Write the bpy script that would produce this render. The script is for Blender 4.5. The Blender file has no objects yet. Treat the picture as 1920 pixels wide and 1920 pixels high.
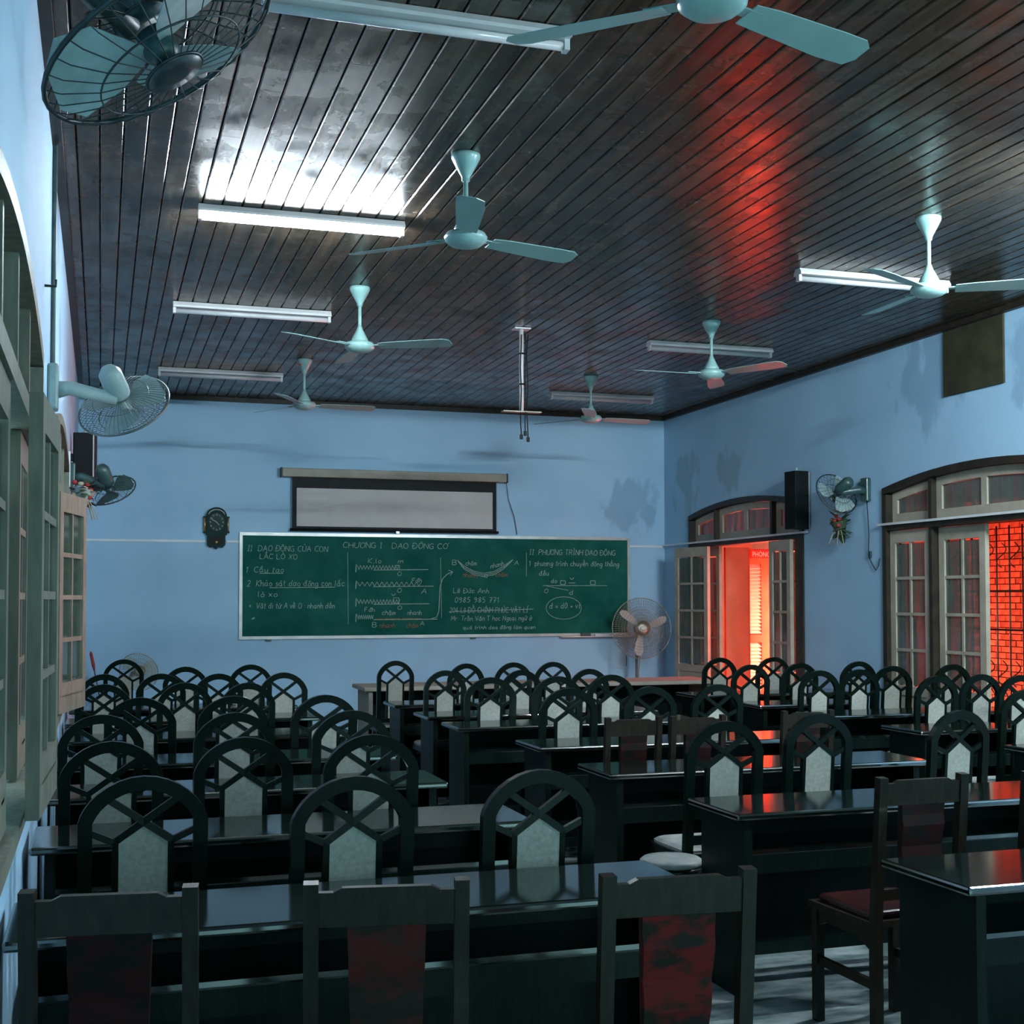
import bpy, bmesh, math, random, unicodedata
from mathutils import Vector, Matrix, Euler
random.seed(7)
PI = math.pi
sc = bpy.context.scene
COL = sc.collection

# ------------------------------------------------------------------ camera
FOC, SHY, HCAM = 2428.0, 84.42, 1.60
CF = Vector((0.30233, 0.95264, 0.03268)).normalized()
CR = Vector((0.95316, -0.30245, -0.00137)).normalized()
CU = CR.cross(CF)
cam_data = bpy.data.cameras.new('camera')
cam = bpy.data.objects.new('camera', cam_data)
COL.objects.link(cam)
M3 = Matrix((CR, CU, -CF)).transposed()
cam.matrix_world = Matrix.Translation((0, 0, HCAM)) @ M3.to_4x4()
cam_data.sensor_fit = 'HORIZONTAL'
cam_data.sensor_width = 36.0
cam_data.lens = FOC / 1920 * 36
cam_data.shift_y = SHY / 1920
cam_data.clip_start = 0.05
sc.camera = cam


def on(u, v, ax, val):
    """pixel of the 1920 frame -> world point on the plane axis ax == val"""
    d = CF + CR * ((u - 960) / FOC) - CU * ((v - 960 - SHY) / FOC)
    o = Vector((0, 0, HCAM))
    return o + d * ((val - o[ax]) / d[ax])


# ------------------------------------------------------------------ world, exposure
world = bpy.data.worlds.new('world')
sc.world = world
world.use_nodes = True
bg = world.node_tree.nodes['Background']
bg.inputs[0].default_value = (0.30, 0.60, 0.60, 1)
bg.inputs[1].default_value = 0.25
sc.view_settings.view_transform = 'Standard'
sc.view_settings.look = 'None'
sc.view_settings.gamma = 1.0
sc.view_settings.use_curve_mapping = False
sc.view_settings.exposure = 4.1
TUBE_POWER = 19.0
REAR_POWER = 68.0

# ------------------------------------------------------------------ room constants
XL, XR, YF, YB, HC = -0.25, 6.77, 14.97, -2.2, 3.90

# ------------------------------------------------------------------ materials


def new_mat(name):
    m = bpy.data.materials.new(name)
    m.use_nodes = True
    nt = m.node_tree
    return m, nt, nt.nodes['Principled BSDF']


def noise_mat(name, c1, c2, scale=6.0, rough=0.5, spec=0.5, detail=4, stretch=None, bump=0.0, coat=0.0, metal=0.0, lo=0.35, hi=0.65, rand=0.0, ior=1.5):
    m, nt, b = new_mat(name)
    N, L = nt.nodes, nt.links
    tc = N.new('ShaderNodeTexCoord')
    src = tc.outputs['Object']
    if stretch:
        mp = N.new('ShaderNodeMapping')
        mp.inputs['Scale'].default_value = stretch
        L.new(src, mp.inputs[0])
        src = mp.outputs[0]
    nz = N.new('ShaderNodeTexNoise')
    nz.inputs['Scale'].default_value = scale
    nz.inputs['Detail'].default_value = detail
    L.new(src, nz.inputs['Vector'])
    cr = N.new('ShaderNodeValToRGB')
    cr.color_ramp.elements[0].position = lo
    cr.color_ramp.elements[1].position = hi
    cr.color_ramp.elements[0].color = (*c1, 1)
    cr.color_ramp.elements[1].color = (*c2, 1)
    L.new(nz.outputs['Fac'], cr.inputs[0])
    out = cr.outputs[0]
    if rand:
        oi = N.new('ShaderNodeObjectInfo')
        mr = N.new('ShaderNodeMapRange')
        mr.inputs['To Min'].default_value = 1 - rand
        mr.inputs['To Max'].default_value = 1 + rand
        L.new(oi.outputs['Random'], mr.inputs['Value'])
        hs = N.new('ShaderNodeHueSaturation')
        L.new(mr.outputs[0], hs.inputs['Value'])
        L.new(out, hs.inputs['Color'])
        out = hs.outputs[0]
    L.new(out, b.inputs['Base Color'])
    b.inputs['Roughness'].default_value = rough
    b.inputs['Specular IOR Level'].default_value = spec
    b.inputs['Metallic'].default_value = metal
    b.inputs['IOR'].default_value = ior
    b.inputs['Coat Weight'].default_value = coat
    if bump:
        bp = N.new('ShaderNodeBump')
        bp.inputs['Strength'].default_value = bump
        bp.inputs['Distance'].default_value = 0.01
        L.new(nz.outputs['Fac'], bp.inputs['Height'])
        L.new(bp.outputs[0], b.inputs['Normal'])
    return m


def wall_mat(name, stains):
    """pale blue lime paint with peeling stains at given world spots (x, y, z, radius)"""
    m, nt, b = new_mat(name)
    N, L = nt.nodes, nt.links
    geo = N.new('ShaderNodeNewGeometry')
    nz = N.new('ShaderNodeTexNoise'); nz.inputs['Scale'].default_value = 1.3; nz.inputs['Detail'].default_value = 6
    L.new(geo.outputs['Position'], nz.inputs['Vector'])
    cr = N.new('ShaderNodeValToRGB')
    cr.color_ramp.elements[0].position = 0.3; cr.color_ramp.elements[1].position = 0.7
    cr.color_ramp.elements[0].color = (0.33, 0.56, 0.74, 1)
    cr.color_ramp.elements[1].color = (0.38, 0.62, 0.80, 1)
    L.new(nz.outputs['Fac'], cr.inputs[0])
    out = cr.outputs[0]
    n2 = N.new('ShaderNodeTexNoise'); n2.inputs['Scale'].default_value = 5.5; n2.inputs['Detail'].default_value = 5
    mp = N.new('ShaderNodeMapping'); mp.inputs['Scale'].default_value = (1, 1, 0.55)
    L.new(geo.outputs['Position'], mp.inputs[0]); L.new(mp.outputs[0], n2.inputs['Vector'])
    for (sx, sy, sz, r, col) in stains:
        vm = N.new('ShaderNodeVectorMath'); vm.operation = 'DISTANCE'
        L.new(geo.outputs['Position'], vm.inputs[0]); vm.inputs[1].default_value = (sx, sy, sz)
        mr = N.new('ShaderNodeMapRange')
        mr.inputs['From Min'].default_value = r; mr.inputs['From Max'].default_value = r * 0.25
        mr.inputs['To Min'].default_value = 0.0; mr.inputs['To Max'].default_value = 0.62
        L.new(vm.outputs['Value'], mr.inputs['Value'])
        ad = N.new('ShaderNodeMath'); ad.operation = 'ADD'
        L.new(mr.outputs[0], ad.inputs[0]); L.new(n2.outputs['Fac'], ad.inputs[1])
        st = N.new('ShaderNodeMapRange'); st.inputs['From Min'].default_value = 0.92; st.inputs['From Max'].default_value = 1.04
        st.inputs['To Max'].default_value = 0.33
        L.new(ad.outputs[0], st.inputs['Value'])
        mx = N.new('ShaderNodeMix'); mx.data_type = 'RGBA'
        L.new(st.outputs[0], mx.inputs[0]); L.new(out, mx.inputs[6]); mx.inputs[7].default_value = (*col, 1)
        out = mx.outputs[2]
    L.new(out, b.inputs['Base Color'])
    b.inputs['Roughness'].default_value = 0.75
    bp = N.new('ShaderNodeBump'); bp.inputs['Strength'].default_value = 0.25; bp.inputs['Distance'].default_value = 0.02
    L.new(n2.outputs['Fac'], bp.inputs['Height']); L.new(bp.outputs[0], b.inputs['Normal'])
    return m


def glass_mat(name, tint, alpha, rough=0.08):
    m, nt, b = new_mat(name)
    N, L = nt.nodes, nt.links
    tc = N.new('ShaderNodeTexCoord')
    mp = N.new('ShaderNodeMapping'); mp.inputs['Scale'].default_value = (14, 14, 1.6)
    nz = N.new('ShaderNodeTexNoise'); nz.inputs['Scale'].default_value = 1.0; nz.inputs['Detail'].default_value = 3
    L.new(tc.outputs['Object'], mp.inputs[0]); L.new(mp.outputs[0], nz.inputs['Vector'])
    mr = N.new('ShaderNodeMapRange'); mr.inputs['From Min'].default_value = 0.35; mr.inputs['From Max'].default_value = 0.65
    mr.inputs['To Min'].default_value = alpha; mr.inputs['To Max'].default_value = min(1, alpha + 0.25)
    L.new(nz.outputs['Fac'], mr.inputs['Value'])
    b.inputs['Base Color'].default_value = (*tint, 1)
    b.inputs['Roughness'].default_value = rough
    L.new(mr.outputs[0], b.inputs['Alpha'])
    return m


def emit_mat(name, col, strength):
    m, nt, b = new_mat(name)
    b.inputs['Base Color'].default_value = (*col, 1)
    b.inputs['Emission Color'].default_value = (*col, 1)
    b.inputs['Emission Strength'].default_value = strength
    return m


BLUE_DK = (0.07, 0.16, 0.27)
GREY_GR = (0.15, 0.22, 0.24)
MAT = {}
MAT['wall'] = wall_mat('blue_wall_paint', [
    (6.3, 14.97, 2.75, 0.75, BLUE_DK), (6.77, 14.3, 3.05, 0.8, GREY_GR), (6.77, 13.2, 3.05, 0.6, GREY_GR),
    (6.77, 9.5, 3.55, 0.9, BLUE_DK), (6.77, 8.1, 3.5, 0.9, BLUE_DK), (-0.25, 8.3, 3.2, 0.5, BLUE_DK)])
MAT['desk'] = noise_mat('dark_lacquered_wood', (0.001, 0.005, 0.0035), (0.003, 0.0085, 0.006), 10, 0.11, 0.5, stretch=(1, 12, 12), ior=2.5)
MAT['deskside'] = noise_mat('dark_stained_side_wood', (0.001, 0.005, 0.004), (0.004, 0.010, 0.008), 8, 0.4, 0.12, stretch=(12, 12, 1))
MAT['chair'] = noise_mat('black_stained_chair_wood', (0.001, 0.005, 0.0035), (0.003, 0.0085, 0.006), 14, 0.3, 0.14, stretch=(6, 6, 1))
MAT['panel'] = noise_mat('grey_woven_panel', (0.24, 0.26, 0.225), (0.32, 0.33, 0.285), 60, 0.8, 0.2, bump=0.1)
MAT['cushion'] = noise_mat('pale_grey_seat_vinyl', (0.22, 0.24, 0.23), (0.30, 0.32, 0.30), 20, 0.5, 0.4)
MAT['brown'] = noise_mat('brown_chair_wood', (0.008, 0.0065, 0.0035), (0.018, 0.014, 0.0075), 12, 0.38, 0.22, stretch=(6, 6, 1))
MAT['red'] = noise_mat('red_brocade', (0.014, 0.009, 0.006), (0.12, 0.006, 0.005), 17, 0.75, 0.2, detail=4, stretch=(0.7, 1, 1.3), lo=0.45, hi=0.58)
MAT['reddark'] = noise_mat('worn_dark_brocade', (0.004, 0.004, 0.003), (0.020, 0.003, 0.0025), 17, 0.8, 0.15, detail=4, stretch=(0.7, 1, 1.3), lo=0.45, hi=0.6)
MAT['redfaded'] = noise_mat('faded_brown_brocade', (0.016, 0.012, 0.008), (0.060, 0.009, 0.007), 15, 0.8, 0.15, detail=4, stretch=(0.7, 1, 1.3), lo=0.45, hi=0.6)
MAT['redseat'] = noise_mat('dark_red_seat_leather', (0.02, 0.003, 0.003), (0.035, 0.005, 0.004), 10, 0.25, 0.5)
MAT['mint'] = noise_mat('mint_enamel', (0.22, 0.40, 0.38), (0.26, 0.44, 0.42), 4, 0.3, 0.5)
MAT['fangrey'] = noise_mat('grey_fan_plastic', (0.26, 0.36, 0.35), (0.34, 0.44, 0.42), 8, 0.4, 0.5)
MAT['fandark'] = noise_mat('dark_green_fan_plastic', (0.02, 0.06, 0.06), (0.04, 0.09, 0.085), 8, 0.35, 0.5)
MAT['blade'] = glass_mat('grey_translucent_blade', (0.30, 0.42, 0.42), 0.7, 0.3)
MAT['wire'] = noise_mat('guard_wire', (0.10, 0.13, 0.12), (0.18, 0.21, 0.20), 8, 0.35, 0.5, metal=0.4)
MAT['wiredark'] = noise_mat('black_guard_wire', (0.008, 0.02, 0.02), (0.02, 0.04, 0.04), 8, 0.4, 0.5)
MAT['wirepale'] = noise_mat('chrome_guard_wire', (0.24, 0.23, 0.18), (0.34, 0.32, 0.26), 8, 0.35, 0.5, metal=0.6)
MAT['bladepale'] = noise_mat('pale_metal_blade', (0.55, 0.5, 0.45), (0.7, 0.66, 0.6), 5, 0.4, 0.5)
MAT['cream'] = noise_mat('cream_door_paint', (0.36, 0.33, 0.25), (0.45, 0.41, 0.32), 7, 0.55, 0.4, bump=0.05)
MAT['whitewood'] = noise_mat('white_window_paint', (0.13, 0.145, 0.115), (0.21, 0.215, 0.17), 9, 0.55, 0.4, stretch=(3, 3, 0.6), bump=0.08)
MAT['darkframe'] = noise_mat('dark_brown_frame', (0.015, 0.012, 0.008), (0.035, 0.026, 0.016), 8, 0.5, 0.4)
MAT['pane'] = glass_mat('dusty_pane', (0.11, 0.14, 0.12), 0.62)
MAT['paneleft'] = glass_mat('dark_dusty_pane', (0.05, 0.08, 0.06), 0.85)
MAT['board'] = noise_mat('green_chalkboard', (0.004, 0.085, 0.062), (0.014, 0.12, 0.088), 3.5, 0.85, 0.12, detail=6)
MAT['alu'] = noise_mat('aluminium_frame', (0.45, 0.47, 0.45), (0.58, 0.58, 0.54), 6, 0.35, 0.5, metal=0.4)
MAT['chalk'] = noise_mat('white_chalk', (0.22, 0.34, 0.30), (0.42, 0.50, 0.44), 45, 0.9, 0.1)
MAT['chalkred'] = noise_mat('orange_chalk', (0.24, 0.11, 0.06), (0.36, 0.17, 0.10), 45, 0.9, 0.1)
MAT['screen'] = noise_mat('white_screen_cloth', (0.50, 0.50, 0.47), (0.56, 0.56, 0.53), 3, 0.85, 0.2)
MAT['black'] = noise_mat('black_plastic', (0.002, 0.004, 0.004), (0.004, 0.007, 0.007), 8, 0.6, 0.25)
MAT['screenbar'] = noise_mat('grey_screen_housing', (0.30, 0.28, 0.22), (0.37, 0.34, 0.27), 6, 0.5, 0.4)
MAT['white'] = noise_mat('white_enamel', (0.62, 0.63, 0.62), (0.70, 0.71, 0.70), 6, 0.35, 0.5)
MAT['tubeoff'] = noise_mat('unlit_tube_glass', (0.55, 0.56, 0.56), (0.60, 0.61, 0.61), 6, 0.2, 0.5)
MAT['tubeon'] = emit_mat('lit_tube', (0.80, 0.92, 1.0), TUBE_POWER)
MAT['tuberear'] = emit_mat('added_lit_tube', (0.80, 0.92, 1.0), REAR_POWER)  # for the added battens out of view, stronger than the visible tube
MAT['redtube'] = emit_mat('added_red_tube', (1.0, 0.11, 0.07), 75.0)
MAT['gold'] = noise_mat('brass', (0.40, 0.27, 0.10), (0.55, 0.38, 0.15), 12, 0.35, 0.5, metal=0.7)
MAT['clockgreen'] = noise_mat('dark_green_clock_case', (0.001, 0.02, 0.018), (0.003, 0.032, 0.028), 8, 0.6, 0.2)
MAT['clockface'] = noise_mat('grey_green_clock_face', (0.02, 0.05, 0.042), (0.032, 0.065, 0.055), 5, 0.6, 0.2)
MAT['paleprint'] = noise_mat('pale_print', (0.55, 0.62, 0.58), (0.65, 0.70, 0.66), 5, 0.6, 0.3)
MAT['ply'] = noise_mat('olive_brown_board', (0.03, 0.032, 0.018), (0.055, 0.052, 0.028), 6, 0.8, 0.2)
MAT['floor'] = noise_mat('polished_marble_floor', (0.10, 0.15, 0.15), (0.30, 0.36, 0.36), 4.5, 0.18, 0.5, detail=8, stretch=(1, 2.5, 1), lo=0.4, hi=0.62)
MAT['ceilback'] = noise_mat('ceiling_backing', (0.01, 0.008, 0.006), (0.015, 0.012, 0.009), 4, 0.9, 0.1)
MAT['doorpanel'] = noise_mat('ochre_shutter_paint', (0.40, 0.17, 0.10), (0.48, 0.21, 0.12), 5, 0.6, 0.3)
MAT['louver'] = noise_mat('pale_louver_paint', (0.62, 0.48, 0.40), (0.72, 0.58, 0.50), 6, 0.55, 0.3)
MAT['louverframe'] = noise_mat('red_louver_paint', (0.55, 0.07, 0.03), (0.65, 0.10, 0.04), 6, 0.5, 0.3)
MAT['brick'] = noise_mat('red_brick', (0.42, 0.10, 0.045), (0.60, 0.17, 0.07), 9, 0.8, 0.2, rand=0.35)
MAT['mortar'] = noise_mat('mortar', (0.10, 0.03, 0.02), (0.14, 0.05, 0.03), 9, 0.9, 0.1)
MAT['iron'] = noise_mat('black_iron', (0.008, 0.010, 0.008), (0.02, 0.02, 0.016), 9, 0.5, 0.4)
MAT['redprint'] = noise_mat('red_sign_paint', (0.50, 0.02, 0.02), (0.58, 0.04, 0.03), 5, 0.5, 0.3)
MAT['leafgreen'] = noise_mat('dry_green_leaves', (0.03, 0.06, 0.035), (0.07, 0.11, 0.06), 14, 0.7, 0.2)
MAT['flower'] = noise_mat('red_petals', (0.32, 0.03, 0.03), (0.45, 0.07, 0.06), 20, 0.7, 0.2)
MAT['straw'] = noise_mat('pale_straw', (0.35, 0.30, 0.20), (0.45, 0.40, 0.28), 12, 0.8, 0.2)
MAT['wrap'] = noise_mat('grey_wrapping_paper', (0.24, 0.28, 0.25), (0.34, 0.38, 0.34), 8, 0.7, 0.2)
MAT['trunk'] = noise_mat('white_cable_trunking', (0.70, 0.74, 0.76), (0.78, 0.80, 0.80), 5, 0.5, 0.4)
MAT['rustpipe'] = noise_mat('grey_green_pipe', (0.06, 0.10, 0.10), (0.10, 0.14, 0.13), 12, 0.5, 0.4)
MAT['yellowstem'] = noise_mat('yellow_brown_stain_strip', (0.22, 0.19, 0.10), (0.28, 0.24, 0.14), 9, 0.8, 0.2)
MAT['plastic'] = noise_mat('shiny_white_plastic', (0.75, 0.80, 0.85), (0.85, 0.88, 0.92), 8, 0.12, 0.6)


def plank_material():
    m, nt, b = new_mat('varnished_ceiling_plank')
    N, L = nt.nodes, nt.links
    geo = N.new('ShaderNodeNewGeometry')
    oi = N.new('ShaderNodeObjectInfo')
    mp = N.new('ShaderNodeMapping'); mp.inputs['Scale'].default_value = (9, 0.7, 3)
    L.new(geo.outputs['Position'], mp.inputs[0])
    nz = N.new('ShaderNodeTexNoise'); nz.inputs['Scale'].default_value = 2.2; nz.inputs['Detail'].default_value = 7
    L.new(mp.outputs[0], nz.inputs['Vector'])
    cr = N.new('ShaderNodeValToRGB')
    cr.color_ramp.elements[0].position = 0.3; cr.color_ramp.elements[1].position = 0.72
    cr.color_ramp.elements[0].color = (0.018, 0.018, 0.012, 1)
    cr.color_ramp.elements[1].color = (0.100, 0.066, 0.040, 1)
    L.new(nz.outputs['Fac'], cr.inputs[0])
    hs = N.new('ShaderNodeHueSaturation')
    mr = N.new('ShaderNodeMapRange'); mr.inputs['To Min'].default_value = 0.72; mr.inputs['To Max'].default_value = 1.3
    L.new(oi.outputs['Random'], mr.inputs['Value']); L.new(mr.outputs[0], hs.inputs['Value']); L.new(cr.outputs[0], hs.inputs['Color'])
    # whitish worn bloom in blotches
    n2 = N.new('ShaderNodeTexNoise'); n2.inputs['Scale'].default_value = 5.0; n2.inputs['Detail'].default_value = 10; n2.inputs['Roughness'].default_value = 0.72
    L.new(geo.outputs['Position'], n2.inputs['Vector'])
    bl = N.new('ShaderNodeMapRange'); bl.inputs['From Min'].default_value = 0.50; bl.inputs['From Max'].default_value = 0.80; bl.inputs['To Max'].default_value = 0.22
    L.new(n2.outputs['Fac'], bl.inputs['Value'])
    mx = N.new('ShaderNodeMix'); mx.data_type = 'RGBA'
    L.new(bl.outputs[0], mx.inputs[0]); L.new(hs.outputs[0], mx.inputs[6]); mx.inputs[7].default_value = (0.26, 0.27, 0.25, 1)
    L.new(mx.outputs[2], b.inputs['Base Color'])
    n3 = N.new('ShaderNodeTexNoise'); n3.inputs['Scale'].default_value = 4.0; n3.inputs['Detail'].default_value = 6
    L.new(geo.outputs['Position'], n3.inputs['Vector'])
    rr = N.new('ShaderNodeMapRange'); rr.inputs['From Min'].default_value = 0.3; rr.inputs['From Max'].default_value = 0.7
    rr.inputs['To Min'].default_value = 0.15; rr.inputs['To Max'].default_value = 0.36
    b.inputs['IOR'].default_value = 1.36
    L.new(n3.outputs['Fac'], rr.inputs['Value']); L.new(rr.outputs[0], b.inputs['Roughness'])
    bp = N.new('ShaderNodeBump'); bp.inputs['Strength'].default_value = 0.1; bp.inputs['Distance'].default_value = 0.01
    L.new(n2.outputs['Fac'], bp.inputs['Height']); L.new(bp.outputs[0], b.inputs['Normal'])
    return m


MAT['plank'] = plank_material()

# ------------------------------------------------------------------ mesh builder


class MB:
    def __init__(self):
        self.v, self.f, self.sm = [], [], []

    def add(self, verts, faces, smooth=False):
        o = len(self.v)
        self.v += [tuple(p) for p in verts]
        self.f += [tuple(i + o for i in fc) for fc in faces]
        self.sm += [smooth] * len(faces)
        return self

    def box(self, x0, x1, y0, y1, z0, z1, mat=None):
        vs = [Vector((x, y, z)) for x in (x0, x1) for y in (y0, y1) for z in (z0, z1)]
        if mat:
            vs = [mat @ p for p in vs]
        return self.add(vs, [(0, 1, 3, 2), (4, 6, 7, 5), (0, 4, 5, 1), (2, 3, 7, 6), (0, 2, 6, 4), (1, 5, 7, 3)])

    def bbox(self, x0, x1, y0, y1, z0, z1, b=0.008, axis=2):
        """box with bevelled edges along every vertical corner and its top rim"""
        bm = bmesh.new()
        bmesh.ops.create_cube(bm, size=1)
        for v in bm.verts:
            v.co = Vector((x0 + (v.co.x + .5) * (x1 - x0), y0 + (v.co.y + .5) * (y1 - y0), z0 + (v.co.z + .5) * (z1 - z0)))
        bmesh.ops.bevel(bm, geom=list(bm.edges), offset=b, segments=2, affect='EDGES', profile=0.5)
        bm.verts.index_update()
        self.add([v.co.copy() for v in bm.verts], [tuple(v.index for v in f.verts) for f in bm.faces])
        bm.free()
        return self

    def prism(self, poly, d0, d1, fn):
        """poly: 2D outline; fn(a, b, d) -> 3D"""
        n = len(poly)
        vs = [fn(a, b, d0) for a, b in poly] + [fn(a, b, d1) for a, b in poly]
        fs = [tuple(range(n))[::-1], tuple(range(n, 2 * n))] + [(i, (i + 1) % n, n + (i + 1) % n, n + i) for i in range(n)]
        return self.add(vs, fs)

    def tube(self, pts, r, n=6, closed=False, cap=True):
        pts = [Vector(p) for p in pts]
        k = len(pts)
        rs = r if isinstance(r, (list, tuple)) else [r] * k
        vs, prev = [], None
        for i, p in enumerate(pts):
            if closed:
                t = pts[(i + 1) % k] - pts[i - 1]
            else:
                t = pts[min(i + 1, k - 1)] - pts[max(i - 1, 0)]
            t.normalize()
            if prev is None:
                a = t.orthogonal().normalized()
            else:
                a = prev - t * prev.dot(t)
                a = a.normalized() if a.length > 1e-6 else t.orthogonal().normalized()
            prev = a
            b = t.cross(a)
            for j in range(n):
                an = 2 * PI * j / n
                vs.append(p + (a * math.cos(an) + b * math.sin(an)) * rs[i])
        fs = []
        rng = k if closed else k - 1
        for i in range(rng):
            i2 = (i + 1) % k
            for j in range(n):
                fs.append((i * n + j, i * n + (j + 1) % n, i2 * n + (j + 1) % n, i2 * n + j))
        if cap and not closed:
            fs.append(tuple(range(n))[::-1])
            fs.append(tuple((k - 1) * n + j for j in range(n)))
        return self.add(vs, fs, True)

    def bar(self, p, q, w, d, up=(0, 0, 1)):
        """rectangular bar from p to q; d measured along up-ish, w across"""
        p, q = Vector(p), Vector(q)
        t = (q - p).normalized()
        u = Vector(up)
        u = u - t * u.dot(t)
        u.normalize()
        s = t.cross(u)
        vs = []
        for c in (p, q):
            for a, b in ((-1, -1), (1, -1), (1, 1), (-1, 1)):
                vs.append(c + s * (a * w / 2) + u * (b * d / 2))
        return self.add(vs, [(3, 2, 1, 0), (4, 5, 6, 7), (0, 1, 5, 4), (1, 2, 6, 5), (2, 3, 7, 6), (3, 0, 4, 7)])

    def lathe(self, prof, n=20, mat=None, caps=True):
        """prof: list of (r, z)"""
        vs = []
        for r, z in prof:
            for j in range(n):
                a = 2 * PI * j / n
                p = Vector((r * math.cos(a), r * math.sin(a), z))
                vs.append(mat @ p if mat else p)
        fs = []
        for i in range(len(prof) - 1):
            for j in range(n):
                fs.append((i * n + j, i * n + (j + 1) % n, (i + 1) * n + (j + 1) % n, (i + 1) * n + j))
        if caps:
            fs.append(tuple(range(n))[::-1])
            fs.append(tuple((len(prof) - 1) * n + j for j in range(n)))
        return self.add(vs, fs, True)

    def sweep(self, pts, w, d, closed=False):
        """rectangular section swept along a path lying in the local xz plane; w in-plane, d along y"""
        k = len(pts)
        vs = []
        for i, p in enumerate(pts):
            p = Vector(p)
            a = Vector(pts[max(i - 1, 0)]); b = Vector(pts[min(i + 1, k - 1)])
            t = (b - a).normalized()
            nrm = Vector((t.z, 0, -t.x))
            if nrm.length < 1e-5:
                nrm = Vector((1, 0, 0))
            nrm.normalize()
            if 0 < i < k - 1:
                t1 = (p - Vector(pts[i - 1])).normalized()
                c = max(0.5, nrm.dot(Vector((t1.z, 0, -t1.x)).normalized()))
            else:
                c = 1
            for sa, sb in ((-1, -1), (1, -1), (1, 1), (-1, 1)):
                vs.append(p + nrm * (sa * w / 2 / c) + Vector((0, sb * d / 2, 0)))
        fs = []
        for i in range(k - 1):
            for j in range(4):
                fs.append((i * 4 + j, i * 4 + (j + 1) % 4, i * 4 + 4 + (j + 1) % 4, i * 4 + 4 + j))
        fs += [(3, 2, 1, 0), tuple((k - 1) * 4 + j for j in range(4))]
        return self.add(vs, fs)

    def build(self, name, mat, parent=None, loc=None):
        me = bpy.data.meshes.new(name)
        me.from_pydata([tuple(p) for p in self.v], [], self.f)
        me.polygons.foreach_set('use_smooth', self.sm)
        bm = bmesh.new()
        bm.from_mesh(me)
        bmesh.ops.recalc_face_normals(bm, faces=bm.faces)
        bm.to_mesh(me)
        bm.free()
        me.materials.append(MAT[mat] if isinstance(mat, str) else mat)
        me.update()
        o = bpy.data.objects.new(name, me)
        COL.objects.link(o)
        if parent:
            o.parent = parent
        if loc:
            o.location = loc
        return o


def thing(name, label, cat, loc=(0, 0, 0), rz=0.0, group=None):
    o = bpy.data.objects.new(name, None)
    COL.objects.link(o)
    o.empty_display_size = 0.1
    o.location = loc
    o.rotation_euler = (0, 0, rz)
    return tag(o, label, cat, group)


def tag(o, label, cat, group=None):
    o['label'] = label
    o['category'] = cat
    if group:
        o['group'] = group
    return o


def struct(o, label=None):
    o['kind'] = 'structure'
    if label:
        o['label'] = label
    return o


def dup(root, loc, rz, label, group=None, scale=None):
    r = root.copy(); COL.objects.link(r)
    r.location = loc; r.rotation_euler = (0, 0, rz)
    if scale:
        r.scale = scale
    r['label'] = label
    if group:
        r['group'] = group
    for ch in list(root.children):
        c = ch.copy(); COL.objects.link(c); c.parent = r
        for g in list(ch.children):
            d = g.copy(); COL.objects.link(d); d.parent = c
    return r


ORD = ['first', 'second', 'third', 'fourth', 'fifth', 'sixth', 'seventh', 'eighth', 'ninth']

# ================================================================== STRUCTURE
MB().box(XL - 0.3, XR + 0.3, YB, YF + 0.3, -0.12, 0).build('floor', 'floor')
struct(bpy.data.objects['floor'], 'polished grey veined floor under the desks')

WIN_L = [(2.90, 5.60), (7.40, 10.10), (11.55, 14.15)]
WIN_R = [(3.43, 6.10), (7.50, 10.17), (11.57, 14.24)]
ZS, RISE, ZT = 2.60, 0.13, 2.25     # arch springing, rise, underside of transom bar
NA = 14


def arch_z(y, y0, y1, off=0.0):
    t = (y - (y0 + y1) / 2) / ((y1 - y0) / 2)
    return ZS + off + RISE * (1 - t * t)


def side_wall(name, xa, xb, wins, sills):
    mb = MB()
    ys = [YB] + [y for w in wins for y in w] + [YF]
    for i in range(0, len(ys), 2):
        mb.box(xa, xb, ys[i], ys[i + 1], 0, HC + 0.15)
    for (y0, y1), sl in zip(wins, sills):
        for k in range(NA):
            a, b = y0 + (y1 - y0) * k / NA, y0 + (y1 - y0) * (k + 1) / NA
            za, zb = arch_z(a, y0, y1), arch_z(b, y0, y1)
            vs = [(x, y, z) for x in (xa, xb) for (y, z) in ((a, za), (b, zb), (b, HC + .15), (a, HC + .15))]
            mb.add(vs, [(0, 1, 2, 3), (7, 6, 5, 4), (0, 4, 5, 1), (1, 5, 6, 2), (2, 6, 7, 3), (3, 7, 4, 0)])
        if sl > 0:
            mb.box(xa, xb, y0, y1, 0, sl)
    return struct(mb.build(name, 'wall'))


side_wall('wall_left', XL - 0.25, XL, WIN_L, [0.9, 0.9, 0.9])
side_wall('wall_right', XR, XR + 0.22, WIN_R, [0.0, 0.0, 0.0])
struct(MB().box(XL - 0.25, XR + 0.22, YF, YF + 0.22, 0, HC + 0.15).build('wall_front', 'wall'))
# wall at the back of the room: wide opening shaped to let in the world light
wb = MB()
wb.box(XL - .25, 0.6, YB - .22, YB, 0, HC + .15).box(6.0, XR + .22, YB - .22, YB, 0, HC + .15).box(0.6, 6.0, YB - .22, YB, 2.6, HC + .15)
struct(wb.build('wall_back', 'wall'))

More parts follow.
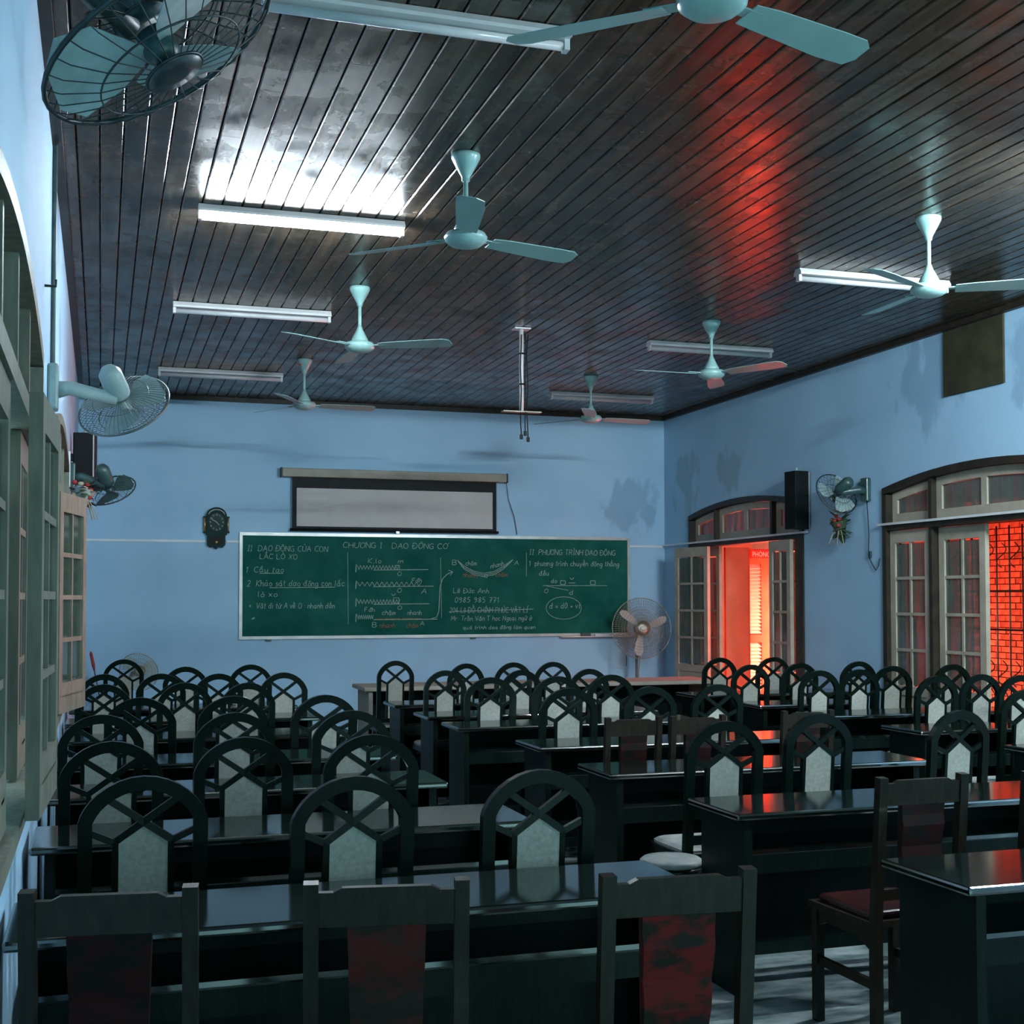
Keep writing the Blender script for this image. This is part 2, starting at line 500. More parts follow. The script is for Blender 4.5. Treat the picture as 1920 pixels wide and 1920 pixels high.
# ceiling: backing slab and planks
ceil = struct(MB().box(XL - .25, XR + .22, YB - .22, YF + .22, HC + 0.022, HC + 0.14).build('ceiling', 'ceilback'), 'dark varnished plank ceiling')
NPL = 62
pw = (XR - XL) / NPL
for i in range(NPL):
    x0, x1 = XL + i * pw + 0.0025, XL + (i + 1) * pw - 0.0025
    c1 = random.uniform(1.5, 5.5)
    c2 = c1 + random.uniform(3.6, 5.0)
    cuts = [YB, c1, c2, YF]
    dz = random.uniform(-0.0015, 0.0015)
    for a, b in zip(cuts[:-1], cuts[1:]):
        a2, b2 = a + 0.0015, b - 0.0015
        zt, zb, bv = HC + 0.022, HC + dz, 0.006
        prof = [(x0, zt), (x0, zb + bv), (x0 + bv, zb), (x1 - bv, zb), (x1, zb + bv), (x1, zt)]
        mb = MB().prism(prof, a2, b2, lambda p, q, d: (p, d, q))
        mb.build('plank', 'plank', ceil)

# dark ceiling mouldings
struct(MB().box(XL, XR, YF - 0.05, YF, HC - 0.05, HC - 0.002).build('trim_1', 'darkframe'), 'dark moulding above the blackboard wall')
struct(MB().box(XR - 0.05, XR, YB, YF - 0.05, HC - 0.05, HC - 0.002).build('trim_2', 'darkframe'), 'dark moulding along the door wall')
struct(MB().box(XL, XL + 0.05, YB, YF - 0.05, HC - 0.035, HC - 0.002).build('trim_3', 'darkframe'), 'dark moulding along the window wall')

# ------------------------------------------------------------------ windows and doors


class Side:
    def __init__(self, s):
        self.s = s

    def __call__(self, y, z, d):
        return Vector((XL + d, y, z)) if self.s == 'L' else Vector((XR - d, y, z))


def strip_box(mb, S, a, b, zfun0, zfun1, d0, d1):
    """box between y=a..b whose lower/upper edges follow functions of y"""
    vs = []
    for d in (d0, d1):
        vs += [S(a, zfun0(a), d), S(b, zfun0(b), d), S(b, zfun1(b), d), S(a, zfun1(a), d)]
    mb.add(vs, [(0, 1, 2, 3), (7, 6, 5, 4), (0, 4, 5, 1), (1, 5, 6, 2), (2, 6, 7, 3), (3, 7, 4, 0)])


def leaf(parent, S, y, d, w, z0, z1, ang, mat, panemat, dirn, knee=0.8, name='leaf'):
    """glazed leaf hinged at (y, d); runs along +y (dirn 1) or -y (dirn -1), swung by ang into the room"""
    t = 0.04
    o = bpy.data.objects.new(name, None)
    mb = MB()
    st = 0.075
    h = z1 - z0
    kb = knee - z0
    top = h - 0.11

    def fn(a, b, c):
        return Vector((a, c, b))
    mb.prism([(0, 0), (st, 0), (st, h), (0, h)], 0, t, fn)
    mb.prism([(w - st, 0), (w, 0), (w, h), (w - st, h)], 0, t, fn)
    mb.prism([(st, top), (w - st, top), (w - st, h), (st, h)], 0, t, fn)
    mb.prism([(st, 0), (w - st, 0), (w - st, .1), (st, .1)], 0, t, fn)
    mb.prism([(st, kb - .05), (w - st, kb - .05), (w - st, kb + .03), (st, kb + .03)], 0, t, fn)
    g0 = kb + .03
    rows = 4
    ph = (top - g0) / rows
    for r in range(1, rows):
        zc = g0 + ph * r
        mb.prism([(st, zc - .013), (w - st, zc - .013), (w - st, zc + .013), (st, zc + .013)], 0.005, t - 0.005, fn)
    for r in range(rows):
        mb.prism([(w / 2 - .013, g0 + ph * r), (w / 2 + .013, g0 + ph * r), (w / 2 + .013, g0 + ph * (r + 1)), (w / 2 - .013, g0 + ph * (r + 1))], 0.006, t - 0.006, fn)
    bpy.data.objects.remove(o)
    o = mb.build(name, mat, parent)
    if kb > .2:
        MB().prism([(st, .1), (w - st, .1), (w - st, kb - .05), (st, kb - .05)], 0.012, t - 0.012, fn).build('kick_panel', mat, o)
    for r in range(rows):
        for c in range(2):
            a0, a1 = (st, w / 2 - .013) if c == 0 else (w / 2 + .013, w - st)
            q0, q1 = g0 + ph * r + .013, g0 + ph * (r + 1) - .013
            MB().prism([(a0, q0), (a1, q0), (a1, q1), (a0, q1)], 0.017, 0.023, fn).build('pane', panemat, o)
    p = S(y, z0, d)
    base = PI / 2 if dirn > 0 else -PI / 2
    # swing towards the room: left wall room is +x, right wall room is -x
    sg = (-1 if dirn > 0 else 1) if S.s == 'L' else (1 if dirn > 0 else -1)
    o.location = p
    o.rotation_euler = (0, 0, base + sg * ang)
    return o


def unit(S, name, y0, y1, sill, fmat, smat, panemat, muls, sashes, label):
    root = bpy.data.objects.new(name, None)
    COL.objects.link(root)
    struct(root, label)
    fw = 0.06
    mb = MB()
    for k in range(NA):
        a, b = y0 + (y1 - y0) * k / NA, y0 + (y1 - y0) * (k + 1) / NA
        strip_box(mb, S, a, b, lambda y: arch_z(y, y0, y1, -fw), lambda y: arch_z(y, y0, y1, 0.0), -0.14, 0.02)
    strip_box(mb, S, y0, y0 + fw, lambda y: sill, lambda y: ZS - fw, -0.14, 0.02)
    strip_box(mb, S, y1 - fw, y1, lambda y: sill, lambda y: ZS - fw, -0.14, 0.02)
    if sill > 0:
        strip_box(mb, S, y0 + fw, y1 - fw, lambda y: sill, lambda y: sill + .05, -0.2, 0.03)
    mb.build('outer_frame', fmat, root)
    mb = MB()
    strip_box(mb, S, y0 + fw, y1 - fw, lambda y: ZT - .035, lambda y: ZT + .035, -0.13, 0.015)
    mb.build('transom_bar', fmat, root)
    for m in muls:
        mb = MB()
        strip_box(mb, S, m - .022, m + .022, lambda y: ZT + .035, lambda y: arch_z(y, y0, y1, -fw), -0.12, 0.0)
        mb.build('transom_mullion', fmat, root)
    edges = [y0 + fw] + [v for m in muls for v in (m - .022, m + .022)] + [y1 - fw]
    for i, npanes in enumerate(sashes):
        a, b = edges[2 * i] + .004, edges[2 * i + 1] - .004
        bt, zb = 0.075, ZT + .04
        top = lambda y: arch_z(y, y0, y1, -fw - .004)
        mb = MB()
        seg = 6
        for k in range(seg):
            p, q = a + (b - a) * k / seg, a + (b - a) * (k + 1) / seg
            strip_box(mb, S, p, q, lambda y: top(y) - bt, top, -0.09, -0.05)
        strip_box(mb, S, a, b, lambda y: zb, lambda y: zb + bt, -0.09, -0.05)
        n = npanes
        cuts = [a + bt]
        for k in range(1, n):
            c = a + (b - a) * k / n
            cuts += [c - .035, c + .035]
        cuts.append(b - bt)
        for p, q in [(a, a + bt), (b - bt, b)] + [(cuts[2 * k + 1], cuts[2 * k + 2]) for k in range(n - 1)]:
            strip_box(mb, S, p, q, lambda y: zb + bt, lambda y: top(y) - bt, -0.09, -0.05)
        sash = mb.build('transom_sash', smat, root)
        for k in range(n):
            mb = MB()
            strip_box(mb, S, cuts[2 * k], cuts[2 * k + 1], lambda y: zb + bt, lambda y: top(y) - bt, -0.075, -0.068)
            mb.build('pane', panemat, sash)
    return root


SR, SL = Side('R'), Side('L')
ZD0, ZD1 = 0.02, ZT - .04
# right wall, far door (both leaves folded back against the side lights)
d1 = unit(SR, 'door_1', 11.57, 14.24, 0, 'darkframe', 'cream', 'pane', [12.25, 13.57], [1, 2, 1], 'arched double door beside the blackboard wall, leaves folded open')
leaf(d1, SR, 13.60, 0.045, 0.68, ZD0, ZD1, math.radians(9), 'cream', 'pane', 1)
leaf(d1, SR, 12.22, 0.045, 0.47, ZD0, ZD1, math.radians(2), 'cream', 'pane', -1)
# side lights behind the folded leaves
leaf(d1, SR, 13.60, -0.11, 0.575, ZD0, ZD1, 0, 'cream', 'pane', 1, name='side_light')
leaf(d1, SR, 12.22, -0.11, 0.585, ZD0, ZD1, 0, 'cream', 'pane', -1, name='side_light')
mb = MB(); strip_box(mb, SR, 11.632, 11.735, lambda y: 0.0, lambda y: ZT - .04, -0.085, 0.012); mb.build('jamb_shade_panel', 'darkframe', d1)  # dark jamb board, its width also standing for the sash's shadow
d2 = unit(SR, 'door_2', 7.50, 10.17, 0, 'darkframe', 'cream', 'pane', [8.18, 9.485], [1, 2, 1], 'arched door with iron grille beside the wall fan, one leaf open')
leaf(d2, SR, 9.52, -0.06, 0.585, ZD0, ZD1, 0, 'cream', 'pane', 1, name='side_light')
leaf(d2, SR, 9.45, -0.06, 0.61, ZD0, ZD1, 0, 'cream', 'pane', -1)
leaf(d2, SR, 8.15, -0.06, 0.585, ZD0, ZD1, 0, 'cream', 'pane', -1, name='side_light')
mb = MB(); strip_box(mb, SR, 9.463, 9.507, lambda y: 0.0, lambda y: ZT - .035, -0.12, 0.0); mb.build('door_post', 'darkframe', d2)
mb = MB(); strip_box(mb, SR, 8.158, 8.202, lambda y: 0.0, lambda y: ZT - .035, -0.12, 0.0); mb.build('door_post', 'darkframe', d2)
d3 = unit(SR, 'door_3', 3.43, 6.10, 0, 'darkframe', 'cream', 'pane', [4.11, 5.41], [1, 2, 1], 'closed arched door at the rear of the door wall')
for yy, ww, dr in ((5.44, 0.6, 1), (5.38, 0.61, -1), (4.13, 0.61, 1), (4.08, 0.59, -1)):
    leaf(d3, SR, yy, -0.06, ww, ZD0, ZD1, 0, 'cream', 'pane', dr)

# left wall windows
ZW0 = 0.96
w1 = unit(SL, 'window_1', 2.90, 5.60, 0.9, 'whitewood', 'whitewood', 'paneleft', [3.58, 4.25, 4.92], [1, 1, 1, 1], 'arched white window nearest the wall fan with mesh guard')
leaf(w1, SL, 3.24, 0.002, 0.66, ZW0, ZD1, 0, 'whitewood', 'paneleft', 1, knee=1.1, name='sash')
leaf(w1, SL, 4.02, 0.085, 0.68, ZW0, ZD1, math.radians(2.3), 'whitewood', 'paneleft', 1, knee=1.1, name='sash')
mb = MB(); strip_box(mb, SL, 3.62, 4.93, lambda y: ZW0, lambda y: ZT - .04, -0.24, -0.2); mb.build('outer_shutter', 'darkframe', w1)
leaf(w1, SL, 4.96, -0.03, 0.57, ZW0, ZD1, 0, 'whitewood', 'paneleft', 1, knee=1.1, name='sash')
w2 = unit(SL, 'window_2', 7.40, 10.10, 0.9, 'whitewood', 'whitewood', 'paneleft', [8.08, 8.75, 9.42], [1, 1, 1, 1], 'arched white window with one sash swung into the room')
leaf(w2, SL, 7.68, 0.03, 0.60, ZW0, ZD1, math.radians(13), 'whitewood', 'paneleft', 1, knee=1.1, name='sash')
mb = MB(); strip_box(mb, SL, 7.46, 10.04, lambda y: ZW0, lambda y: ZT - .04, -0.24, -0.2); mb.build('outer_shutter', 'darkframe', w2)
for yy in (8.76, 9.42):
    leaf(w2, SL, yy, -0.03, 0.61, ZW0, ZD1, 0, 'whitewood', 'paneleft', 1, knee=1.1, name='sash')
w3 = unit(SL, 'window_3', 11.55, 14.15, 0.9, 'whitewood', 'whitewood', 'paneleft', [12.2, 12.85, 13.5], [1, 1, 1, 1], 'arched white window in the corner by the blackboard wall')
for yy in (11.62, 12.24, 12.87, 13.49):
    leaf(w3, SL, yy, -0.03, 0.59, ZW0, ZD1, 0, 'whitewood', 'paneleft', 1, knee=1.1, name='sash')

# iron grille in door 2
gx = XR + 0.17
mb = MB()
for i in range(9):
    y = 8.22 + i * 0.155
    mb.tube([(gx, y, 0.03), (gx, y, 2.19)], 0.007, 5)
for z in (0.12, 1.35, 1.66):
    mb.tube([(gx, 8.2, z), (gx, 9.47, z)], 0.009, 5)
for i in range(8):
    y = 8.22 + (i + .5) * 0.155
    for zc, hh in ((1.95, .2), (0.75, .24), (1.0, .2)):
        pts = [(gx - .012, y + .07 * math.sin(t * PI * 2) * (1 - .3 * t), zc + hh * (t - .5)) for t in [k / 14 for k in range(15)]]
        mb.tube(pts, 0.005, 4)
mb.build('iron_grille', 'iron', d2)

# ------------------------------------------------------------------ corridor outside the right wall
struct(MB().box(XR + .3, 10.2, 3, 19, -0.12, 0).build('floor_corridor', 'doorpanel'), 'corridor floor outside the doors')
cw = struct(MB().box(8.62, 8.8, 8.2, 13.0, 0, 2.95).build('wall_corridor', 'mortar'), 'red brick screen wall across the corridor')
bh, bw = 0.062, 0.15
bme = MB().box(-0.012, 0.012, -bw / 2 + .005, bw / 2 - .005, -bh / 2 + .005, bh / 2 - .005)
b0 = None
for r in range(37):
    for c in range(8):
        y = 10.38 + c * bw + (bw / 2 if r % 2 else 0) * 1.0
        z = 0.35 + r * bh
        if b0 is None:
            b0 = bme.build('brick', 'brick', cw, (8.612, y, z))
        else:
            o = b0.copy(); COL.objects.link(o); o.parent = cw
            o.location = (8.612 + random.uniform(-.004, .004), y, z)
struct(MB().box(XR + .22, 9.6, 18.0, 18.2, 0, 2.95).build('wall_corridor_end', 'doorpanel'), 'ochre end wall of the corridor')

struct(MB().box(9.6, 9.75, 3, 18.2, 0, 2.95).build('wall_corridor_outer', 'doorpanel'), 'ochre outer wall of the corridor')
struct(MB().box(XR + .22, 9.6, 3, 18.2, 2.95, 3.05).build('ceiling_corridor', 'doorpanel'), 'ochre corridor ceiling')

# open outer shutters of the far door
sh = thing('shutter_leaf', 'smooth ochre shutter leaf standing open outside the far door', 'shutter', (6.905, 13.55, 0))
MB().box(0.0, 0.29, 0, 0.035, 0.04, 2.2).build('shutter_panel', 'doorpanel', sh)
mb = MB()
mb.box(-.012, 0.0, -.004, .039, 0.04, 2.2).box(.29, .302, -.004, .039, .04, 2.2)
mb.build('edge_strip', 'louverframe', sh)
sh2 = thing('louvered_shutter', 'red louvered shutter with pale slats standing outside the far door', 'shutter', (7.385, 13.95, 0))
mb = MB()
mb.box(0, .03, 0, .04, .04, 2.2).box(.19, .34, 0, .04, .04, 2.2).box(.03, .19, 0, .04, .04, .28).box(.03, .19, 0, .04, 1.08, 1.17).box(.03, .19, 0, .04, 2.02, 2.2)
mb.build('shutter_frame', 'louverframe', sh2)
sl0 = None
for za, zb in ((.30, 1.07), (1.19, 2.01)):
    n = int((zb - za) / 0.042)
    for k in range(n):
        z = za + (k + .5) * (zb - za) / n
        if sl0 is None:
            rot = Matrix.Rotation(math.radians(58), 4, 'X')
            sl0 = MB().box(0, .16, -.028, .028, -.004, .004, rot).build('slat', 'louver', sh2, (.03, .02, z))
        else:
            o = sl0.copy(); COL.objects.link(o); o.parent = sh2; o.location = (.03, .02, z)

# corridor lamps (added on posts out of view, to throw warm and red light)


def added_corridor_lamp(y, z, energy, col, label, x=XR + .30):
    t = thing('added_corridor_lamp', label, 'lamp', (x, y, z))
    MB().lathe([(.11, -z), (.11, -z + .02), (.03, -z + .04)], 16).build('base', 'black', t)
    MB().tube([(0, 0, -z + .03), (0, 0, -.10)], 0.012, 8).build('post', 'black', t)
    MB().tube([(0, 0, -.10), (0, 0, -.075)], 0.03, 10).build('socket', 'black', t)
    ld = bpy.data.lights.new('bulb', 'POINT'); ld.energy = energy; ld.color = col; ld.shadow_soft_size = 0.06
    lo = bpy.data.objects.new('bulb', ld); COL.objects.link(lo); lo.parent = t; lo.location = (0, 0, 0)
    return t


added_corridor_lamp(11.25, 0.6, 2.5, (1.0, 0.62, 0.50), 'added low warm lamp on a post in the corridor outside the pier', 7.48)
added_corridor_lamp(10.45, 1.5, 1.5, (1.0, 0.10, 0.03), 'added red lamp on a tall post in the corridor outside the pier', 7.28)

# upright red tube lamp added to light the louvered shutter, hidden behind the door jamb
sp = thing('added_tube_lamp', 'added upright red tube lamp on a stand in the corridor beside the louvered shutter', 'lamp', (8.02, 13.62, 0))
MB().lathe([(.13, 0), (.13, .02), (.03, .04)], 16).build('base', 'black', sp)
MB().tube([(0, 0, .03), (0, 0, .30)], .02, 10).build('stand', 'black', sp)
MB().tube([(0, 0, .30), (0, 0, 1.80)], .02, 12).build('red_tube', 'redtube', sp)
MB().tube([(0, 0, 1.80), (0, 0, 1.84)], .024, 12).build('end_cap', 'black', sp)

# red room sign outside the far door
sg = thing('room_sign', 'small red sign with white letters above the louvered shutter', 'sign', (7.57, 13.937, 2.14))
MB().box(-.14, .14, 0, .012, -.05, .05).build('sign_plate', 'redprint', sg)


def text_mesh(name, s, size, mat, parent, fn, align='LEFT', squeeze=1.0):
    cu = bpy.data.curves.new(name, 'FONT')
    cu.body = s
    cu.size = size
    cu.align_x = align
    cu.resolution_u = 2
    ob = bpy.data.objects.new(name, cu)
    COL.objects.link(ob)
    dg = bpy.context.evaluated_depsgraph_get()
    me = bpy.data.meshes.new_from_object(ob.evaluated_get(dg))
    bpy.data.objects.remove(ob)
    for v in me.vertices:
        v.co = fn(v.co.x * squeeze, v.co.y)
    me.materials.clear()
    me.materials.append(MAT[mat])
    o = bpy.data.objects.new(name, me)
    COL.objects.link(o)
    o.parent = parent
    return o


text_mesh('sign_lettering', 'PHÒNG', 0.085, 'paleprint', sg, lambda a, b: (a, -.002, b - .03), 'CENTER', 0.8)

# ================================================================== FURNITURE
# ---- desks
D_DEPTH = 0.46


def make_desk(w, label, group, loc, top='desk'):
    t = thing('school_desk', label, 'desk', loc, 0, group)
    dp = D_DEPTH
    MB().bbox(0, w, 0, dp, 0.722, 0.75, 0.009).build('desktop', top, t)
    MB().box(0.05, 0.085, 0.035, dp - .035, 0, 0.722).build('end_panel', 'deskside', t)
    MB().box(w - .085, w - .05, 0.035, dp - .035, 0, 0.722).build('end_panel', 'deskside', t)
    MB().box(0.085, w - .085, dp - .075, dp - .055, 0.12, 0.722).build('front_panel', 'deskside', t)
    MB().box(0.085, w - .085, 0.06, dp - .075, 0.575, 0.593).build('book_shelf', 'desk', t)
    MB().box(0.085, w - .085, 0.05, 0.07, 0.50, 0.575).build('shelf_apron', 'deskside', t)
    MB().box(0.085, w - .085, 0.18, 0.22, 0.14, 0.19).build('foot_rail', 'deskside', t)
    return t


L_ROWS = [3.47, 4.75, 5.87, 6.97, 8.22, 9.40, 10.50]
M_ROWS = [3.25, 4.63, 5.87, 7.05, 8.30, 9.14, 10.24]
R_ROWS = [(5.90, 1.6), (7.15, .83), (8.28, 1.6), (9.28, .98), (10.42, 1.6)]
n = len(L_ROWS)
for i, y in enumerate(L_ROWS):
    make_desk([1.93, 1.83, 1.78, 1.78, 1.78, 1.75, 1.75][i],
              f'long dark lacquered desk in the window-side column, {ORD[n - 1 - i]} row from the blackboard', 'desks along the window wall', (-0.228, y, 0))
n = len(M_ROWS)
for i, y in enumerate(M_ROWS):
    make_desk(1.82, f'long dark lacquered desk in the middle column, {ORD[n - 1 - i]} row from the pale front table', 'desks in the middle column',
              ([2.44, 2.40, 2.36, 2.40, 2.26, 2.26, 2.26][i], y, 0))
n = len(R_ROWS)
for i, (y, w) in enumerate(R_ROWS):
    make_desk(w, f'dark lacquered desk in the door-side column, {ORD[n - 1 - i]} row from the far door', 'desks along the door wall', (5.02, y, 0))

# long front table, end panels coloured pale in place of their sheen
ft = thing('front_table', 'long table with pale top edge standing before the blackboard', 'table', (2.36, 12.02, 0))
MB().bbox(0, 3.66, 0, .62, .735, .775, .008).build('tabletop', 'screenbar', ft)
MB().box(.05, .09, .04, .58, 0, .735).build('end_panel', 'panel', ft)
MB().box(3.57, 3.61, .04, .58, 0, .735).build('end_panel', 'panel', ft)
MB().box(1.81, 1.85, .04, .58, 0, .735).build('centre_panel', 'deskside', ft)
MB().box(.09, 1.81, .50, .52, .1, .735).build('front_panel', 'deskside', ft)
MB().box(1.85, 3.57, .50, .52, .1, .735).build('front_panel', 'deskside', ft)

# ---- arched chairs
CH_W, CH_H = 0.39, 1.05
REC = 0.08


def yz(z):
    return -REC * max(0, z - .45)


def make_arch_chair():
    t = thing('arched_chair', 'x', 'chair')
    hw = CH_W / 2 - .021
    zsh = 0.91
    pts = [(-hw, 0, .45), (-hw, 0, .7), (-hw, 0, zsh)]
    for k in range(1, 16):
        a = PI - PI * k / 16
        # flattened arch with shoulders
        pts.append((hw * math.cos(a) * (1.0 if abs(math.cos(a)) < .9 else 0.995), 0, zsh + (CH_H - .021 - zsh) * math.sin(a) ** 1.4))
    pts += [(hw, 0, zsh), (hw, 0, .7), (hw, 0, .45)]
    mb = MB().sweep(pts, .043, .032)
    mb.v = [(x, y + yz(z), z) for x, y, z in mb.v]
    mb.build('back_frame', 'chair', t)
    # crossing bars
    def P(x, z):
        return Vector((x, yz(z), z))
    mb = MB()
    X0, node, pj, up = (0, .905), (.085, .848), (.168, .882), (.112, .985)
    for s in (-1, 1):
        mb.bar(P(-s * up[0], up[1]), P(s * node[0], node[1]), .022, .022)
        mb.bar(P(s * node[0], node[1] - .004), P(s * pj[0], pj[1]), .02, .02)
    mb.build('cross_bars', 'chair', t)
    for s in (-1, 1):
        MB().bar(P(s * node[0], node[1]), P(s * node[0], .5), .018, .022, (0, 1, 0)).build('back_stile', 'chair', t)
    MB().bar(P(-hw, .515), P(hw, .515), .022, .04).build('lower_rail', 'chair', t)
    poly = [(-.074, .53), (.074, .53), (.074, .845), (0, .893), (-.074, .845)]
    MB().prism(poly, -.009, .009, lambda a, b, d: (a, d + yz(b), b)).build('back_panel', 'panel', t)
    # seat
    seat = [(-.19, .0), (.19, .0), (.205, .30), (.19, .375), (.14, .40), (-.14, .40), (-.19, .375), (-.205, .30)]
    MB().prism(seat, .415, .45, lambda a, b, d: (a, b, d)).build('seat', 'chair', t)
    cu = [(x * .92, .02 + y * .93) for x, y in seat]
    mb = MB()
    n = len(cu)
    lo = [(x, y, .45) for x, y in cu]
    mid = [(x, y, .462) for x, y in cu]
    hi = [(x * .9, .2 + (y - .2) * .9, .474) for x, y in cu]
    mb.add(lo + mid + hi, [tuple(range(n))[::-1], tuple(range(2 * n, 3 * n))] + [(i, (i + 1) % n, n + (i + 1) % n, n + i) for i in range(n)] + [(n + i, n + (i + 1) % n, 2 * n + (i + 1) % n, 2 * n + i) for i in range(n)])
    mb.build('seat_cushion', 'cushion', t)
    for s in (-1, 1):
        MB().bar((s * hw, 0, 0), (s * hw, 0, .45), .034, .03, (0, 1, 0)).build('leg', 'chair', t)
        MB().bar((s * .175, .36, 0), (s * .175, .36, .415), .034, .034, (0, 1, 0)).build('leg', 'chair', t)
    mb = MB()
    for s in (-1, 1):
        mb.bar((s * .174, .015, .2), (s * .174, .345, .2), .018, .025)
    mb.bar((-.174, .19, .2), (.174, .19, .2), .018, .025)
    mb.build('stretcher', 'chair', t)
    return t


AC = make_arch_chair()
ac_used = [False]


def place_arch(loc, rz, label, group, sx=1.0, sz=1.0):
    if not ac_used[0]:
        ac_used[0] = True
        AC.location = loc; AC.rotation_euler = (0, 0, rz); AC.scale = (sx, 1, sz)
        AC['label'] = label; AC['group'] = group
        return AC
    return dup(AC, loc, rz, label, group, (sx, 1, sz))


# (pixel of the arch top, pixel width, yaw degrees) -> floor position through the height of the arch top
ZTOP = CH_H


def chair_xy(u, v, ztop=ZTOP):
    p = on(u, v, 2, ztop)
    return p.x + 0.0, p.y + REC * .6


GL, GM, GR = 'arched chairs along the window wall', 'arched chairs in the middle column', 'arched chairs along the door wall'
LEFT = [
    [(270, 1455, 0), (662, 1455, 3), (1010, 1443, 4)],
    [(210, 1390, 0), (458, 1382, 0), (697, 1377, 0)],
    [(190, 1340, 0), (440, 1336, 2), (660, 1332, 0)],
    [(265, 1308, -6), (437, 1305, 0), (607, 1303, 8)],
    [(195, 1283, 0), (347, 1280, 0), (465, 1280, 0)],
    [(195, 1264, 0), (302, 1263, 0), (410, 1263, 0), (532, 1261, 0)],
    [(232, 1236, 0), (348, 1250, 0), (470, 1246, 0)],
]
MID = [
    [(1360, 1352, 0), (1535, 1338, 5), (1798, 1332, 8)],
    [(1067, 1290, 0), (1218, 1287, 6), (1345, 1283, 5)],
    [(920, 1270, 0), (1052, 1269, 0), (1145, 1265, 5)],
    [(835, 1257, 0), (978, 1256, 0), (1105, 1254, 0)],
    [(873, 1244, 8), (963, 1242, 0), (1037, 1241, 0)],
    [(742, 1239, 0)],
]
RIGHT = [
    [(1757, 1267, 0), (1840, 1264, 0)],
    [(1537, 1257, 0), (1612, 1255, 0)],
    [(1408, 1246, 0), (1500, 1243, 0), (1610, 1240, 0)],
    [(1350, 1233, 0), (1450, 1232, 0)],
]
NTH = ['nearest', 'second', 'third', 'fourth']
for r, row in enumerate(LEFT):
    nr = ORD[len(LEFT) - 1 - r]
    for c, (u, v, a) in enumerate(row):
        x, y = chair_xy(u, v)
        y = max(y, L_ROWS[r] + D_DEPTH + .03)
        if r == 6 and c == 0:
            y = min(y, 12.6)
        x = max(x, XL + .21)
        place_arch((x, y, 0), math.radians(a), f'black arched-back chair, {nr} window-side row from the blackboard, {ORD[c]} from the windows', GL, 1.0 if r < 4 else 0.92)
for r, row in enumerate(MID):
    nr = ORD[len(MID) - 1 - r]
    for c, (u, v, a) in enumerate(row):
        x, y = chair_xy(u, v)
        far = [5.10, 7.52, 8.77, 9.61, 10.71, 0][r]
        y = max(y, far + .03)
        place_arch((x, y, 0), math.radians(a), f'black arched-back chair, {nr} middle row from the pale front table, {ORD[c]} from the aisle', GM, 0.97 if r < 3 else 0.86)
for r, row in enumerate(RIGHT):
    nr = ORD[len(RIGHT) - 1 - r]
    for c, (u, v, a) in enumerate(row):
        x, y = chair_xy(u, v)
        far = [7.62, 8.75, 9.75, 10.89][r]
        y = max(y, far + .03)
        place_arch((x, y, 0), math.radians(a), f'black arched-back chair, {nr} door-side row from the far door, {ORD[c]} from the aisle', GR, 0.9)
place_arch((6.20, 9.26, 0), 0, 'black arched-back chair by the door post under the wall fan side', GR, 0.95)
place_arch((6.44, 8.80, 0), 0, 'black arched-back chair standing right before the iron grille door', GR, 0.9, 1.03)
place_arch((6.08, 7.56, 0), 0, 'black arched-back chair drawn back towards the wall opposite the brick screen', GR, 0.9, 1.02)
x, y = chair_xy(1925, 1293)
place_arch((x, y, 0), 0, 'lone black arched-back chair at the last door-side desk', GR, 0.95)

